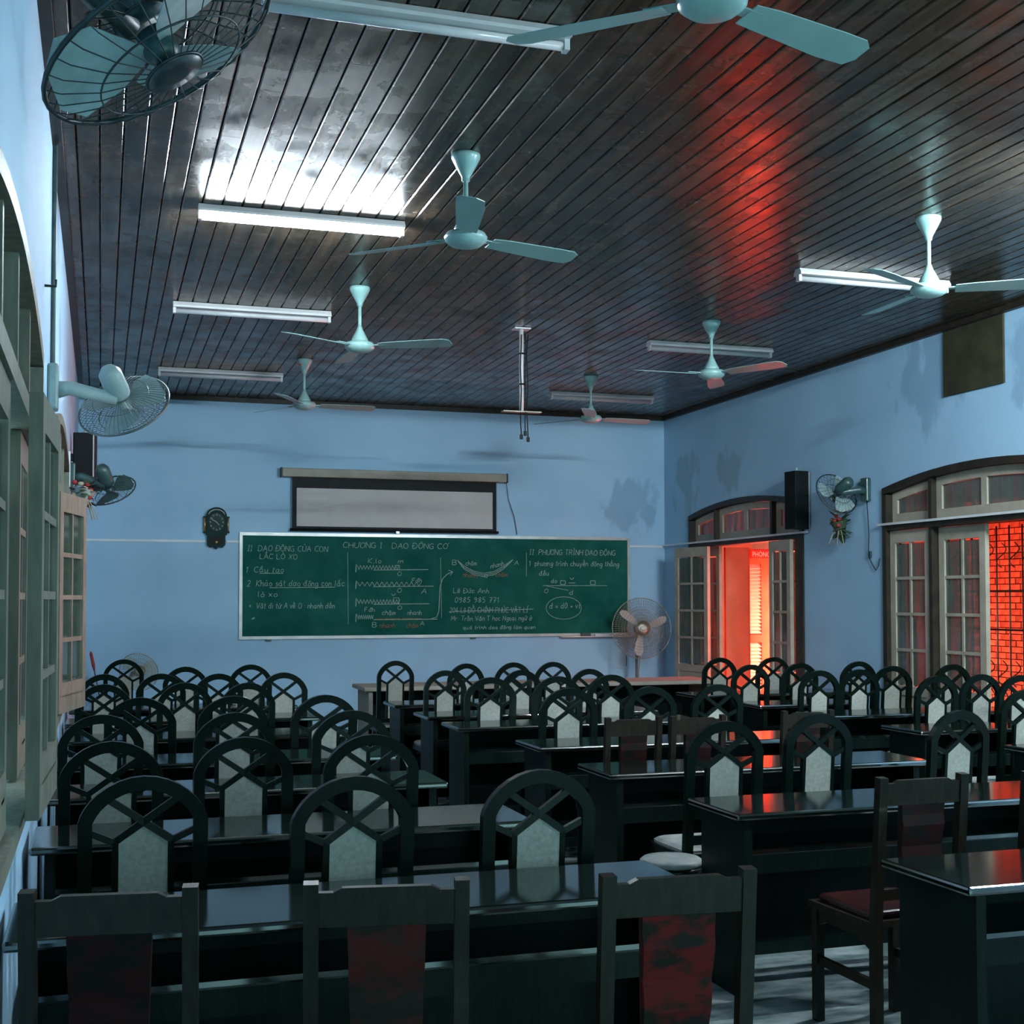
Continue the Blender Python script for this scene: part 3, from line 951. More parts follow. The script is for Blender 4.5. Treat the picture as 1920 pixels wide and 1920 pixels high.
# ---- square-backed wooden chairs with brocade splat
def make_wood_chair():
    t = thing('wooden_chair', 'x', 'chair')
    hw, H = .172, .97
    for s in (-1, 1):
        mb = MB()
        pts = [(s * hw, 0, 0), (s * hw, 0, .45), (s * hw, -.045, H)]
        mb.bar(pts[0], pts[1], .034, .036, (0, 1, 0)).bar(pts[1], pts[2], .034, .034, (0, 1, 0))
        mb.build('back_post', 'brown', t)
    mb = MB()
    prof = [(-hw + .017, H - .10), (hw - .017, H - .10), (hw - .017, H - .022), (hw - .05, H - .022), (hw - .07, H - .012), (-hw + .07, H - .012), (-hw + .05, H - .022), (-hw + .017, H - .022)]
    mb.prism(prof, -.012, .012, lambda a, b, d: (a, d - .045 * (b - .45) / (H - .45), b))
    mb.build('top_rail', 'brown', t)
    MB().prism([(-hw + .017, .53), (hw - .017, .53), (hw - .017, .57), (-hw + .017, .57)], -.011, .011, lambda a, b, d: (a, d - .045 * (b - .45) / (H - .45), b)).build('lower_rail', 'brown', t)
    sp = [(-.085, .57), (.08, .57), (.09, H - .10), (-.09, H - .10)]
    mb = MB()
    N = 8
    for k in range(N):
        z0, z1 = .57 + (H - .67) * k / N, .57 + (H - .67) * (k + 1) / N
        w0, w1 = .08 + .01 * k / N, .08 + .01 * (k + 1) / N
        wv0, wv1 = .006 * math.sin(k * 1.9), .006 * math.sin((k + 1) * 1.9)
        yo0, yo1 = -.045 * (z0 - .45) / (H - .45), -.045 * (z1 - .45) / (H - .45)
        vs = [(-w0, yo0 - .016 + wv0, z0), (w0, yo0 - .016 + wv0, z0), (w1, yo1 - .016 + wv1, z1), (-w1, yo1 - .016 + wv1, z1),
              (-w0, yo0 + .014, z0), (w0, yo0 + .014, z0), (w1, yo1 + .014, z1), (-w1, yo1 + .014, z1)]
        mb.add(vs, [(0, 1, 2, 3), (7, 6, 5, 4), (0, 4, 5, 1), (1, 5, 6, 2), (2, 6, 7, 3), (3, 7, 4, 0)])
    mb.build('brocade_splat', 'reddark', t)
    MB().prism([(-.185, .018), (.185, .018), (.195, .40), (-.195, .40)], .425, .45, lambda a, b, d: (a, b, d)).build('seat', 'brown', t)
    MB().bbox(-.165, .165, .04, .38, .45, .478, .012).build('seat_pad', 'redseat', t)
    for s in (-1, 1):
        MB().prism([(.02, .425), (.36, .425), (.36, .36), (.30, .385), (.10, .385), (.02, .35)], s * .172 - .011, s * .172 + .011, lambda a, b, d: (d, a, b)).build('apron', 'brown', t)
    for s in (-1, 1):
        MB().bar((s * hw, .37, 0), (s * hw, .37, .425), .034, .034, (0, 1, 0)).build('leg', 'brown', t)
        MB().bar((s * hw, .016, .23), (s * hw, .355, .23), .02, .032).build('stretcher', 'brown', t)
    return t


WC = make_wood_chair()
wu = [False]


def place_wood(x, y, deg, label, group, sx=1.0, splat='reddark'):
    if not wu[0]:
        wu[0] = True
        WC.location = (x, y, 0); WC.rotation_euler = (0, 0, math.radians(deg)); WC.scale = (sx, 1, 1)
        WC['label'] = label; WC['group'] = group
        return
    r = dup(WC, (x, y, 0), math.radians(deg), label, group, (sx, 1, 1))
    for c in r.children:
        if c.name.startswith('brocade_splat') and splat != 'reddark':
            c.data = c.data.copy(); c.data.materials[0] = MAT[splat]


GW = 'square-backed wooden chairs with red brocade'
place_wood(0.03, 3.03, -8, 'square-backed wooden chair with dark brocade splat, beside the window wall at the rearmost desk', GW)
place_wood(0.625, 2.92, -10, 'square-backed wooden chair with faded red brocade, at the middle of the rearmost window-side desk', GW, 0.98, 'redfaded')
place_wood(1.285, 2.81, -4, 'square-backed wooden chair with bright red brocade, at the aisle end of the rearmost window-side desk', GW, 1.0, 'red')
place_wood(2.80, 4.03, 2, 'square-backed brown chair with red seat pad, at the aisle end of a middle desk', GW)
place_wood(3.40, 4.00, 0, 'square-backed brown chair at a middle desk, beside the brown chair at the aisle', GW)
place_wood(2.72, 6.47, 0, 'dark square-backed chair at the aisle end of the fourth middle desk row', GW, .86)
place_wood(3.09, 6.45, 0, 'dark square-backed chair, second from the aisle at the fourth middle desk row', GW, .86)
place_wood(3.82, 6.55, 0, 'dark square-backed chair, third from the aisle at the fourth middle desk row', GW, .86)

# pale stool in the aisle
st = thing('stool', 'stool with pale round seat in the aisle by a middle desk', 'stool', (2.385, 5.22, 0))
MB().lathe([(.125, .44), (.138, .45), (.138, .462), (.125, .472), (.02, .474)], 24).build('seat_pad', 'cushion', st)
MB().lathe([(.12, .415), (.14, .42), (.135, .44)], 24).build('seat_base', 'chair', st)
for k in range(4):
    a = PI / 4 + k * PI / 2
    MB().bar((.13 * math.cos(a), .13 * math.sin(a), 0), (.10 * math.cos(a), .10 * math.sin(a), .415), .026, .026, (0, 1, 0)).build('leg', 'chair', st)

# ================================================================== CEILING FITTINGS
ZHUB = 3.46


def make_ceiling_fan():
    t = thing('ceiling_fan', 'x', 'fan')
    z0 = HC - ZHUB
    MB().lathe([(.075, z0), (.075, z0 - .02), (.055, z0 - .06), (.022, z0 - .12), (.02, z0 - .14)], 20).build('ceiling_canopy', 'mint', t)
    MB().tube([(0, 0, z0 - .13), (0, 0, .09)], .013, 10).build('downrod', 'mint', t)
    MB().lathe([(.016, .15), (.026, .12), (.05, .075), (.062, .05), (.062, .035)], 20).build('motor_neck', 'mint', t)
    MB().lathe([(.06, .036), (.10, .028), (.112, .008), (.108, -.012), (.08, -.034), (.03, -.046), (.004, -.048)], 28).build('motor_body', 'mint', t)
    for k in range(3):
        a = math.radians(120 * k)
        R = Matrix.Rotation(a, 4, 'Z')
        mb = MB()
        out = [(.15, -.05), (.25, -.062), (.55, -.075), (.65, -.075), (.69, -.05), (.698, .02), (.675, .06), (.55, .068), (.15, .05)]
        tw = Matrix.Rotation(math.radians(-12), 4, 'X')
        n = len(out)
        for zt in (-.002, .002):
            pass
        vs = [R @ (Vector((x, 0, 0)) + tw @ Vector((0, y, zz))) for zz in (-.002, .002) for x, y in out]
        mb.add(vs, [tuple(range(n))[::-1], tuple(range(n, 2 * n))] + [(i, (i + 1) % n, n + (i + 1) % n, n + i) for i in range(n)])
        b = mb.build('blade', 'mint', t)
        MB().bar(R @ Vector((.09, 0, .004)), R @ Vector((.22, 0, .006)), .05, .006).build('blade_bracket', 'mint', b)
    return t


fan = make_ceiling_fan()
FANS = [(1.80, 3.60, 18, 'mint ceiling fan hanging over the rearmost window-side desks'),
        (1.78, 6.39, 17, 'mint ceiling fan beside the lit fluorescent lamp'),
        (1.80, 9.37, -29, 'mint ceiling fan beside the third window-side lamp from the back'),
        (1.84, 12.37, 3, 'mint ceiling fan with red dot, in front of the clock wall'),
        (4.74, 6.62, -32, 'mint ceiling fan over the door side, near the dark wall board'),
        (4.80, 9.66, -60, 'mint ceiling fan over the door side, middle of its row'),
        (4.80, 12.43, 7, 'mint ceiling fan over the door side, next to the blackboard wall')]
for i, (x, y, a, lb) in enumerate(FANS):
    loc = (x, y, ZHUB)
    if i == 0:
        fan.location = loc; fan.rotation_euler = (0, 0, math.radians(a)); fan['label'] = lb; fan['group'] = 'ceiling fans'
        ff = fan
    else:
        ff = dup(fan, loc, math.radians(a), lb, 'ceiling fans')
    if i == 3:
        MB().lathe([(.012, 0), (.012, .006), (.002, .008)], 10, Matrix.Translation((-.05, -.035, HC - ZHUB - .06)) @ Matrix.Rotation(PI / 2, 4, 'X')).build('red_sticker', 'redprint', ff)


def make_tube_light(loc, lit, label, L=1.2):
    t = thing('fluorescent_light', label, 'ceiling light', loc, 0, 'fluorescent ceiling lights')
    prof = [(-.03, 0), (.03, 0), (.05, -.03), (.05, -.045), (-.05, -.045), (-.05, -.03)]
    MB().prism(prof, 0, L, lambda a, b, d: (d, a, b)).build('housing', 'white', t)
    for x0, x1 in ((0, .022), (L - .022, L)):
        MB().box(x0, x1, -.022, .022, -.088, -.045).build('end_cap', 'white', t)
    MB().tube([(.022, 0, -.068), (L - .022, 0, -.068)], .019, 12).build('tube', ('tubeoff', 'tubeon', 'tuberear')[lit], t)
    return t


LIGHTS = [(4.60, 2.45, 2, 'added unseen lit fluorescent batten at the rear end of the door side'),  # this batten and the next are added out of view to brighten the room
          (4.60, 5.15, 2, 'added unseen lit fluorescent batten over the door side, next before the dark wall board'),
          (.56, 4.85, 0, 'unlit fluorescent batten above the rearmost desks'),
          (.52, 7.66, 1, 'lit fluorescent batten glowing on the plank ceiling'),
          (.51, 10.24, 0, 'unlit fluorescent batten next after the lit one'),
          (.52, 13.18, 0, 'unlit fluorescent batten nearest the clock wall'),
          (4.60, 7.92, 0, 'unlit fluorescent batten over the door side, near the dark wall board'),
          (4.62, 10.54, 0, 'unlit fluorescent batten over the door side, middle of its row'),
          (4.72, 13.45, 0, 'unlit fluorescent batten over the door side, next to the blackboard wall')]
for x, y, lit, lb in LIGHTS:
    make_tube_light((x, y, HC - .003), lit, lb, 1.22)

# projector pole with cables
pp = thing('projector_pole', 'white projector mounting pole with cables hanging from the ceiling', 'pole', (3.38, 10.38, 0))
MB().box(-.07, .07, -.05, .05, 3.885, 3.897).build('ceiling_plate', 'white', pp)
MB().tube([(0, 0, 3.885), (0, 0, 3.19)], .019, 10).build('tube', 'white', pp)
MB().box(-.17, .17, -.035, .035, 3.18, 3.19).build('cross_plate', 'screenbar', pp)
for dx, dz, ph in ((.028, 3.02, 0), (-.012, 2.99, 1.2), (.045, 2.97, 2.2)):
    pts = [(dx + .006 * math.sin(k * 1.3 + ph), -.025 + .005 * math.cos(k + ph), 3.84 - (3.84 - dz) * k / 9) for k in range(10)]
    c = MB().tube(pts, .005, 5).build('cable', 'black', pp)
    MB().box(pts[-1][0] - .012, pts[-1][0] + .012, pts[-1][1] - .008, pts[-1][1] + .008, dz - .04, dz).build('plug', 'black', c)
for z in (3.68, 3.42):
    MB().lathe([(.03, -.006), (.032, 0), (.03, .006)], 12, Matrix.Translation((.01, -.005, z))).build('cable_tie', 'black', pp)

# ================================================================== WALL FANS


def fan_head(parent, c, n, rad, guard, bladem, motor, nw=28, motor_len=.17, wr=.0016, bw=1.0, rings=0):
    """blades, guard and motor around centre c facing n; everything a child of parent (local = world offset)"""
    c, n = Vector(c), Vector(n).normalized()
    Q = n.to_track_quat('Z', 'Y').to_matrix().to_4x4()
    T = Matrix.Translation(c) @ Q
    mb = MB()
    ring = lambda r, z, k=36: [T @ Vector((r * math.cos(2 * PI * i / k), r * math.sin(2 * PI * i / k), z)) for i in range(k)]
    mb.tube(ring(rad, 0), .0055, 6, closed=True)
    mb.tube(ring(rad * .62, .045), .0022, 4, closed=True)
    mb.tube(ring(rad * .62, -.05), .0022, 4, closed=True)
    mb.tube(ring(rad * .25, .058), .003, 4, closed=True)
    mb.tube(ring(rad * .25, -.062), .003, 4, closed=True)
    for k in range(rings):
        f = .3 + .65 * (k + .5) / rings
        mb.tube(ring(rad * f, .062 - .05 * f * f, 28), wr, 3, closed=True)
    for i in range(nw):
        a = 2 * PI * i / nw
        ca, sa = math.cos(a), math.sin(a)
        mb.tube([T @ Vector((rad * f * ca, rad * f * sa, z)) for f, z in ((.25, .058), (.62, .045), (.9, .02), (1, 0))], wr, 3, cap=False)
        mb.tube([T @ Vector((rad * f * ca, rad * f * sa, z)) for f, z in ((.25, -.062), (.62, -.05), (.9, -.022), (1, 0))], wr, 3, cap=False)
    mb.build('guard', guard, parent)
    MB().lathe([(rad * .24, .056), (rad * .24, .062), (rad * .1, .066)], 20, T).build('front_badge', guard if guard != 'wire' else 'fangrey', parent)
    MB().lathe([(.035, -.03), (.035, .02), (.02, .035), (.004, .04)], 16, T).build('hub', motor, parent)
    for k in range(3):
        R = T @ Matrix.Rotation(2 * PI * k / 3 + .4, 4, 'Z')
        out = [(.03, -.02), (rad * .45, -.10 * rad / .2), (rad * .75, -.11 * rad / .2), (rad * .9, -.06 * rad / .2), (rad * .92, .03 * rad / .2), (rad * .75, .07 * rad / .2), (rad * .4, .05 * rad / .2), (.03, .02)]
        m = len(out)
        vs = [R @ Vector((x, y * bw, .25 * y * bw + zz)) for zz in (-.001, .0015) for x, y in out]
        MB().add(vs, [tuple(range(m))[::-1], tuple(range(m, 2 * m))] + [(i, (i + 1) % m, m + (i + 1) % m, m + i) for i in range(m)]).build('blade', bladem, parent)
    MB().lathe([(rad * .22, -.06), (.055, -.07), (.058, -.10), (.055, -.06 - motor_len + .03), (.035, -.06 - motor_len), (.004, -.062 - motor_len)], 20, T).build('motor', motor, parent)
    return T


def wall_fan(label, S, y, z, c, n, rad, motor, guard, blade, nw=30, rings=0):
    t = thing('wall_fan', label, 'fan', (0, 0, 0), 0, 'wall fans')
    base = S(y, z, 0.0)
    sx = 1 if S.s == 'L' else -1
    t.location = base
    loc = Vector(base)
    cl = Vector(c) - loc
    T = fan_head(t, cl, n, rad, guard, blade, motor, nw=nw, rings=rings)
    mb = MB()
    mb.bbox(min(0, sx * .05), max(0, sx * .05), -.055, .055, -.10, .12, .012)
    mb.build('wall_bracket', motor, t)
    j = T @ Vector((0, 0, -.12))
    mb = MB()
    mb.tube([(sx * .045, 0, .0), (sx * .10, 0, .01), j + Vector((0, 0, -.06)), j], [.042, .036, .03, .028], 10)
    mb.build('arm', motor, t)
    return t


wall_fan('large mesh-guarded wall fan close above the first window, seen from below', SL, 2.35, 2.78, (0.10, 2.60, 2.685), (.50, -.12, -.85), .245, 'fandark', 'wiredark', 'blade')
wall_fan('grey wall fan on the pier between the first two windows', SL, 6.50, 2.60, (0.10, 6.62, 2.555), (.34, .66, -.66), .225, 'fangrey', 'wire', 'fangrey', 56, 5)
f3 = wall_fan('dark wall fan beside the loudspeaker and dried flowers', SL, 10.75, 2.56, (0.06, 10.75, 2.47), (.30, .55, -.78), .205, 'fandark', 'wiredark', 'fandark')
f4 = wall_fan('dark wall fan between the two arched doors', SR, 10.42, 2.60, (6.56, 10.62, 2.585), (-.10, .87, -.48), .215, 'fandark', 'wiredark', 'blade')
# pull cord of the right fan
pts = [(6.745, 10.40, 2.50), (6.75, 10.38, 2.2), (6.755, 10.40, 2.0), (6.755, 10.35, 1.93), (6.755, 10.28, 1.86), (6.755, 10.24, 1.9), (6.755, 10.22, 1.97)]
c4 = MB().tube([Vector(p) - Vector(f4.location) for p in pts], .004, 5).build('power_cord', 'black', f4)
MB().box(-.025, -.005, -.06, -.03, -.62, -.56).build('switch', 'fandark', c4)

# hanging cord of the near fan, looped on the wall
c1 = MB().tube([(-.225, 2.42, 2.70), (-.215, 2.62, 2.62), (-.22, 2.72, 2.50), (-.225, 2.70, 2.40), (-.235, 2.55, 2.36), (-.242, 2.40, 2.35)], .005, 5)
tag(c1.build('power_cord', 'black'), 'black cord looping down the wall under the large near wall fan', 'cord')

# pedestal fan in front of the blackboard corner
pf = thing('pedestal_fan', 'large chrome-guarded pedestal fan before the right end of the blackboard', 'fan', (6.19, 14.52, 0))
fan_head(pf, (0, -.16, 1.25), (-.12, -1, .08), .365, 'wirepale', 'bladepale', 'fandark', nw=84, motor_len=.16, wr=.002, bw=.3, rings=7)
MB().lathe([(.17, 0), (.17, .03), (.05, .05), (.03, .07)], 24).build('base', 'fandark', pf)
MB().tube([(0, 0, .06), (0, 0, 1.23)], .016, 10).build('pole', 'rustpipe', pf)
MB().tube([(.02, -.02, 1.1), (.03, -.03, .85), (.02, -.02, .7), (.03, -.02, .5)], .006, 5).build('cable', 'straw', pf)
MB().tube([(-.20, -.16, .93), (-.20, -.16, .80)], .004, 5).build('pull_chain', 'black', pf)
T = Matrix.Translation((-.008, -.235, 1.256)) @ Matrix.Rotation(PI / 2, 4, 'X') @ Matrix.Diagonal((1, .6, 1, 1))
MB().lathe([(.045, 0), (.045, .004), (.03, .007)], 20, T).build('name_plate', 'paleprint', pf)

# small floor fan in the window corner
sf = thing('floor_fan', 'small grey-rimmed floor fan tilted up in the window corner below the clock', 'fan', (0.38, 13.95, 0))
fan_head(sf, (0, -.05, .86), (.25, -.85, .35), .20, 'wirepale', 'fangrey', 'fangrey', nw=40, motor_len=.14, rings=3)
MB().lathe([(.14, 0), (.14, .025), (.03, .05)], 20).build('base', 'fangrey', sf)
MB().tube([(0, .02, .04), (0, .04, .82)], .014, 8).build('pole', 'fangrey', sf)

# ================================================================== FRONT WALL
BX0, BX1, BZ0, BZ1 = 1.495, 6.285, 1.148, 2.368
bb = thing('blackboard', 'long green chalkboard with metal frame covered in chalk notes', 'blackboard', (0, YF, 0))
MB().box(BX0 + .02, BX1 - .02, -.022, -.004, BZ0 + .02, BZ1 - .02).build('board_surface', 'board', bb)
fr = MB()
fr.box(BX0, BX1, -.032, -.003, BZ1 - .035, BZ1).box(BX0, BX1, -.032, -.003, BZ0, BZ0 + .035).box(BX0, BX0 + .035, -.032, -.003, BZ0 + .035, BZ1 - .035).box(BX1 - .035, BX1, -.032, -.003, BZ0 + .035, BZ1 - .035)
fr.build('frame', 'alu', bb)
MB().box(5.35, 6.35, -.10, -.033, BZ0 - .012, BZ0).build('chalk_tray', 'alu', bb)
for u in (503, 823 + 63):
    x = on(u, 1199, 1, YF).x
    MB().box(x - .03, x + .03, -.034, -.002, BZ0 - .02, BZ0 - .001).build('board_clip', 'fandark', bb)
YW = -.0245


def bpos(u, v):
    p = on(u, v, 1, YF - .024)
    return p.x, p.z


def stroke(pts, mat='chalk', w=.007, name='chalk_line'):
    P = [Vector((bpos(u, v)[0], YW, bpos(u, v)[1])) for u, v in pts]
    mb = MB()
    for a, b in zip(P[:-1], P[1:]):
        mb.bar(a, b, w, .001, (0, 1, 0))
    return mb.build(name, mat, bb)


# handwritten stroke letters: polylines on a grid, cap height 1, x-height 0.6
GLY = {
 'A': ['0,0 .3,1 .6,0', '.12,.38 .48,.38'], 'B': ['0,0 0,1 .35,1 .5,.8 .35,.53 0,.53', '.35,.53 .55,.28 .4,0 0,0'],
 'C': ['.55,.85 .35,1 .08,.85 0,.5 .08,.12 .35,0 .55,.15'], 'D': ['0,0 0,1 .3,1 .55,.72 .55,.28 .3,0 0,0'],
 'F': ['0,0 0,1 .5,1', '0,.55 .38,.55'], 'G': ['.55,.85 .35,1 .08,.85 0,.5 .08,.12 .35,0 .55,.12 .55,.45 .32,.45'],
 'H': ['0,0 0,1', '.55,0 .55,1', '0,.5 .55,.5'], 'I': ['.12,0 .12,1', '0,1 .24,1', '0,0 .24,0'], 'K': ['0,0 0,1', '.5,1 0,.45 .52,0'],
 'L': ['0,1 0,0 .45,0'], 'M': ['0,0 .08,1 .33,.3 .58,1 .66,0'], 'N': ['0,0 0,1 .52,0 .52,1'],
 'O': ['.3,1 .08,.85 0,.5 .08,.14 .3,0 .52,.14 .6,.5 .52,.85 .3,1'], 'P': ['0,0 0,1 .35,1 .52,.78 .35,.5 0,.5'],
 'R': ['0,0 0,1 .35,1 .52,.78 .35,.5 0,.5', '.25,.5 .55,0'], 'T': ['.28,0 .28,1', '0,1 .56,1'], 'U': ['0,1 0,.25 .12,.03 .4,.03 .52,.25 .52,1'],
 'V': ['0,1 .28,0 .56,1'], 'X': ['0,0 .52,1', '0,1 .52,0'],
 'a': ['.4,.5 .25,.6 .06,.5 0,.28 .1,.03 .28,.06 .4,.3', '.42,.6 .4,.15 .5,0'], 'b': ['0,1 0,0', '0,.35 .2,.6 .42,.42 .38,.08 .15,0 0,.15'],
 'c': ['.4,.48 .22,.6 .04,.45 .02,.15 .2,0 .42,.12'], 'd': ['.4,.45 .22,.58 .04,.42 .02,.15 .18,0 .36,.12', '.42,1 .4,.1 .48,0'],
 'e': ['.02,.3 .4,.36 .34,.56 .16,.6 .02,.4 .04,.12 .22,0 .42,.14'], 'g': ['.4,.48 .2,.6 .02,.42 .06,.12 .24,.06 .4,.3', '.42,.6 .4,-.18 .22,-.34 .02,-.22'],
 'h': ['0,1 0,0', '0,.35 .2,.6 .38,.5 .4,0'], 'i': ['.06,.6 .06,.1 .16,0', '.05,.8 .08,.84'], 'k': ['0,1 0,0', '.34,.6 .02,.28 .38,0'], 'l': ['.06,1 .05,.1 .16,0'],
 'm': ['0,.6 0,0', '0,.4 .14,.6 .24,.5 .25,0', '.25,.4 .4,.6 .5,.5 .52,0'], 'n': ['0,.6 0,0', '0,.38 .2,.6 .36,.5 .38,0'],
 'o': ['.2,.6 .03,.45 .02,.15 .2,0 .38,.14 .38,.45 .2,.6'], 'p': ['0,.6 0,-.35', '0,.38 .2,.6 .4,.42 .36,.08 .16,0 0,.12'],
 'q': ['.38,.5 .2,.6 .02,.4 .06,.08 .24,.02 .38,.25', '.4,.6 .4,-.35'], 'r': ['0,.6 0,0', '0,.36 .14,.56 .3,.56'], 's': ['.34,.52 .18,.6 .04,.48 .1,.34 .3,.26 .34,.1 .16,0 0,.08'],
 't': ['.12,.95 .11,.1 .24,0', '0,.62 .28,.62'], 'u': ['0,.6 .01,.14 .14,0 .32,.12 .38,.6', '.38,.6 .38,.08 .46,0'], 'v': ['0,.6 .17,0 .36,.6'], 'w': ['0,.6 .12,0 .26,.5 .4,0 .54,.6'],
 'x': ['0,0 .36,.6', '0,.6 .36,0'], 'y': ['0,.6 .18,.02', '.38,.6 .1,-.34'],
 '0': ['.22,1 .04,.8 .02,.25 .2,0 .4,.22 .4,.78 .22,1'], '1': ['0,.75 .16,1 .15,0'], '2': ['.02,.8 .2,1 .4,.8 .34,.5 0,0 .44,.02'], '4': ['.3,1 0,.3 .46,.32', '.34,.6 .32,0'],
 '5': ['.4,1 .08,1 .06,.58 .3,.6 .42,.35 .3,.04 .04,.04'], '7': ['0,1 .42,1 .16,0', '.1,.5 .38,.5'], '8': ['.22,.52 .04,.72 .2,1 .38,.75 .22,.52 .02,.25 .22,0 .42,.25 .22,.52'],
 '9': ['.4,.7 .22,1 .03,.78 .14,.52 .38,.66 .36,.2 .16,0'], ':': ['.05,.15 .08,.18', '.05,.5 .08,.53'], ',': ['.08,.08 .02,-.12'], '*': ['.02,.5 .34,.3', '.04,.25 .32,.55', '.18,.65 .16,.15'],
 '=': ['0,.42 .36,.44', '0,.2 .36,.22'], '+': ['0,.32 .36,.32', '.18,.52 .18,.1'],
}
MARK = {'\u0301': '.16,.08 .34,.26', '\u0300': '.08,.26 .26,.08', '\u0309': '.12,.28 .26,.26 .22,.12', '\u0303': '.02,.12 .14,.22 .24,.12 .38,.24', '\u0302': '.04,.06 .2,.22 .36,.06', '\u0306': '.04,.2 .2,.06 .36,.2'}


def parse(sv):
    return [tuple(float(q) for q in p.split(',')) for p in sv.split()]


def letter_strokes(text):
    """list of polylines and the total width, in letter units"""
    out, cx = [], 0.0
    for ch in text:
        if ch == ' ':
            cx += .38
            continue
        bar = ch in 'Đđ'
        ch = {'Đ': 'D', 'đ': 'd'}.get(ch, ch)
        parts = unicodedata.normalize('NFD', ch)
        base = parts[0]
        g = [parse(q) for q in GLY.get(base, GLY['o'])]
        w = max(p[0] for q in g for p in q)
        up = base.isupper()
        lift = 1.04 if up else .68
        if bar:
            g.append([(-.1, .5), (.25, .5)] if up else [(.22, .82), (.54, .82)])
        for mk in parts[1:]:
            if mk == '\u031b':
                h = 1.0 if up else .6
                g.append([(w - .03, h - .06), (w + .1, h), (w + .1, h + .14)])
            elif mk == '\u0323':
                g.append([(w / 2 - .02, -.2), (w / 2 + .03, -.17)])
            elif mk in MARK:
                g.append([(x + (w - .4) / 2, y + lift) for x, y in parse(MARK[mk])])
                lift += .2
        jx, jy, sk = RW.uniform(-.02, .02), RW.uniform(-.04, .04), RW.uniform(.02, .16)
        for q in g:
            out.append([(cx + x + jx + sk * y, y + jy) for x, y in q])
        cx += w + .17
    return out, max(cx - .17, .1)


RW = random.Random(11)


def write(s, u, v, hpx, mat='chalk', wpx=None, slope=0.0):
    x, z = bpos(u, v)
    polys, w = letter_strokes(s)
    size = hpx * 0.0063
    k = (bpos(u + wpx, v)[0] - x) / w if wpx else size
    mb = MB()
    for q in polys:
        P = [Vector((x + a * k, YW, z + b * size + a * k * slope)) for a, b in q]
        for a, b in zip(P[:-1], P[1:]):
            if (b - a).length > 1e-5:
                mb.bar(a, b, .0062, .001, (0, 1, 0))
    o = mb.build('chalk_writing', mat, bb)
    o['kind'] = 'stuff'
    return o


write('II  DAO ĐỘNG CỦA CON', 464, 1033, 10, wpx=150)
write('LẮC LÒ XO', 487, 1048, 9, wpx=70)
write('1  Cấu tạo', 461, 1073, 10, wpx=70); stroke([(487, 1075), (531, 1075)])
write('2  Khảo sát dao động con lắc', 463, 1099, 11, wpx=182); stroke([(505, 1102), (628, 1101)])
write('lò xo', 483, 1119, 10, wpx=36)
write('*  Vật đi từ A về O : nhanh dần', 467, 1141, 10, wpx=160)
write('*', 470, 1164, 10, wpx=7)
write('CHƯƠNG I   DAO ĐỘNG CƠ', 643, 1027, 10, wpx=196)
stroke([(652, 1035), (653, 1170)], w=.005)
stroke([(826, 1045), (828, 1158)], w=.005)
stroke([(987, 1036), (987, 1080)], w=.006)


def spring(u0, u1, v, amp, nn):
    stroke([(u0 + (u1 - u0) * k / (2 * nn), v + (amp if k % 2 else -amp)) for k in range(2 * nn + 1)], w=.006)


for v, ue, us in ((1067, 803, 748), (1098, 813, 790), (1131, 805, 750), (1160, 820, 700)):
    stroke([(668, v - 9), (667, v + 6)], w=.01)
    spring(670, us, v - 3, 4, 13 if v < 1150 else 8)
    stroke([(700, v + 2), (ue, v + 1)], w=.008)
write('K,lo', 690, 1056, 9, wpx=24); write('m', 746, 1056, 8, wpx=9); write('O', 745, 1080, 8, wpx=7)
stroke([(741, 1060), (749, 1060), (749, 1068), (741, 1068), (741, 1060)])
write('Fđh', 772, 1092, 8, 'chalk', 18); write('O', 744, 1111, 8, wpx=8); write('A', 790, 1113, 9, wpx=9)
write('v', 733, 1117, 7, wpx=8); write('O', 745, 1143, 7, wpx=8)
stroke([(738, 1121), (748, 1121), (748, 1131), (738, 1131), (738, 1121)])
write('Fđh', 684, 1147, 8, wpx=18); write('chậm', 716, 1153, 9, wpx=25); write('nhanh', 764, 1153, 9, wpx=26)
stroke([(702, 1161), (750, 1160)], 'chalkred', .009); stroke([(754, 1160), (790, 1160)], 'chalkred', .009)
write('B', 698, 1176, 9, wpx=8); write('A', 787, 1173, 8, wpx=8)
write('nhanh', 712, 1177, 9, 'chalkred', 28); write('chậm', 762, 1177, 9, 'chalkred', 22)
stroke([(806, 1161), (819, 1157), (823, 1145), (824, 1120), (825, 1100), (830, 1085), (838, 1077), (848, 1072)], w=.009)
stroke([(841, 1069), (849, 1072), (844, 1079)])
for off in (0, 3, 6):
    stroke([(857 + off * .4, 1050 + off * .5), (870, 1061 + off), (888, 1071 + off), (906, 1075 + off), (925, 1072 + off), (943, 1062 + off), (962 - off * .4, 1049 + off * .5)], w=.007)
write('B', 848, 1059, 9, wpx=8); write('A', 964, 1059, 8, wpx=8); write('O', 908, 1083, 6, wpx=6)
write('chậm', 873, 1060, 9, wpx=20); write('nhanh', 920, 1066, 9, wpx=24, slope=.25)
write('nhanh', 868, 1081, 9, 'chalkred', 26, -.1); write('chậm', 929, 1081, 9, 'chalkred', 22)
write('Lê Đức Anh', 850, 1112, 9, wpx=66)
write('0985 985 771', 852, 1130, 10, wpx=82)
write('204 Lê ĐỒ CHÍNH PHÚC VẬT LÍ', 843, 1149, 10, wpx=146); stroke([(842, 1147), (1000, 1142)], w=.008)
write('Mr: Trần Văn T học Ngoại ngữ ở', 846, 1164, 9, wpx=150)
write('quá trình dao động làm quen', 868, 1180, 7, wpx=135)
write('II  PHƯƠNG TRÌNH DAO ĐỘNG', 993, 1040, 10, wpx=160)
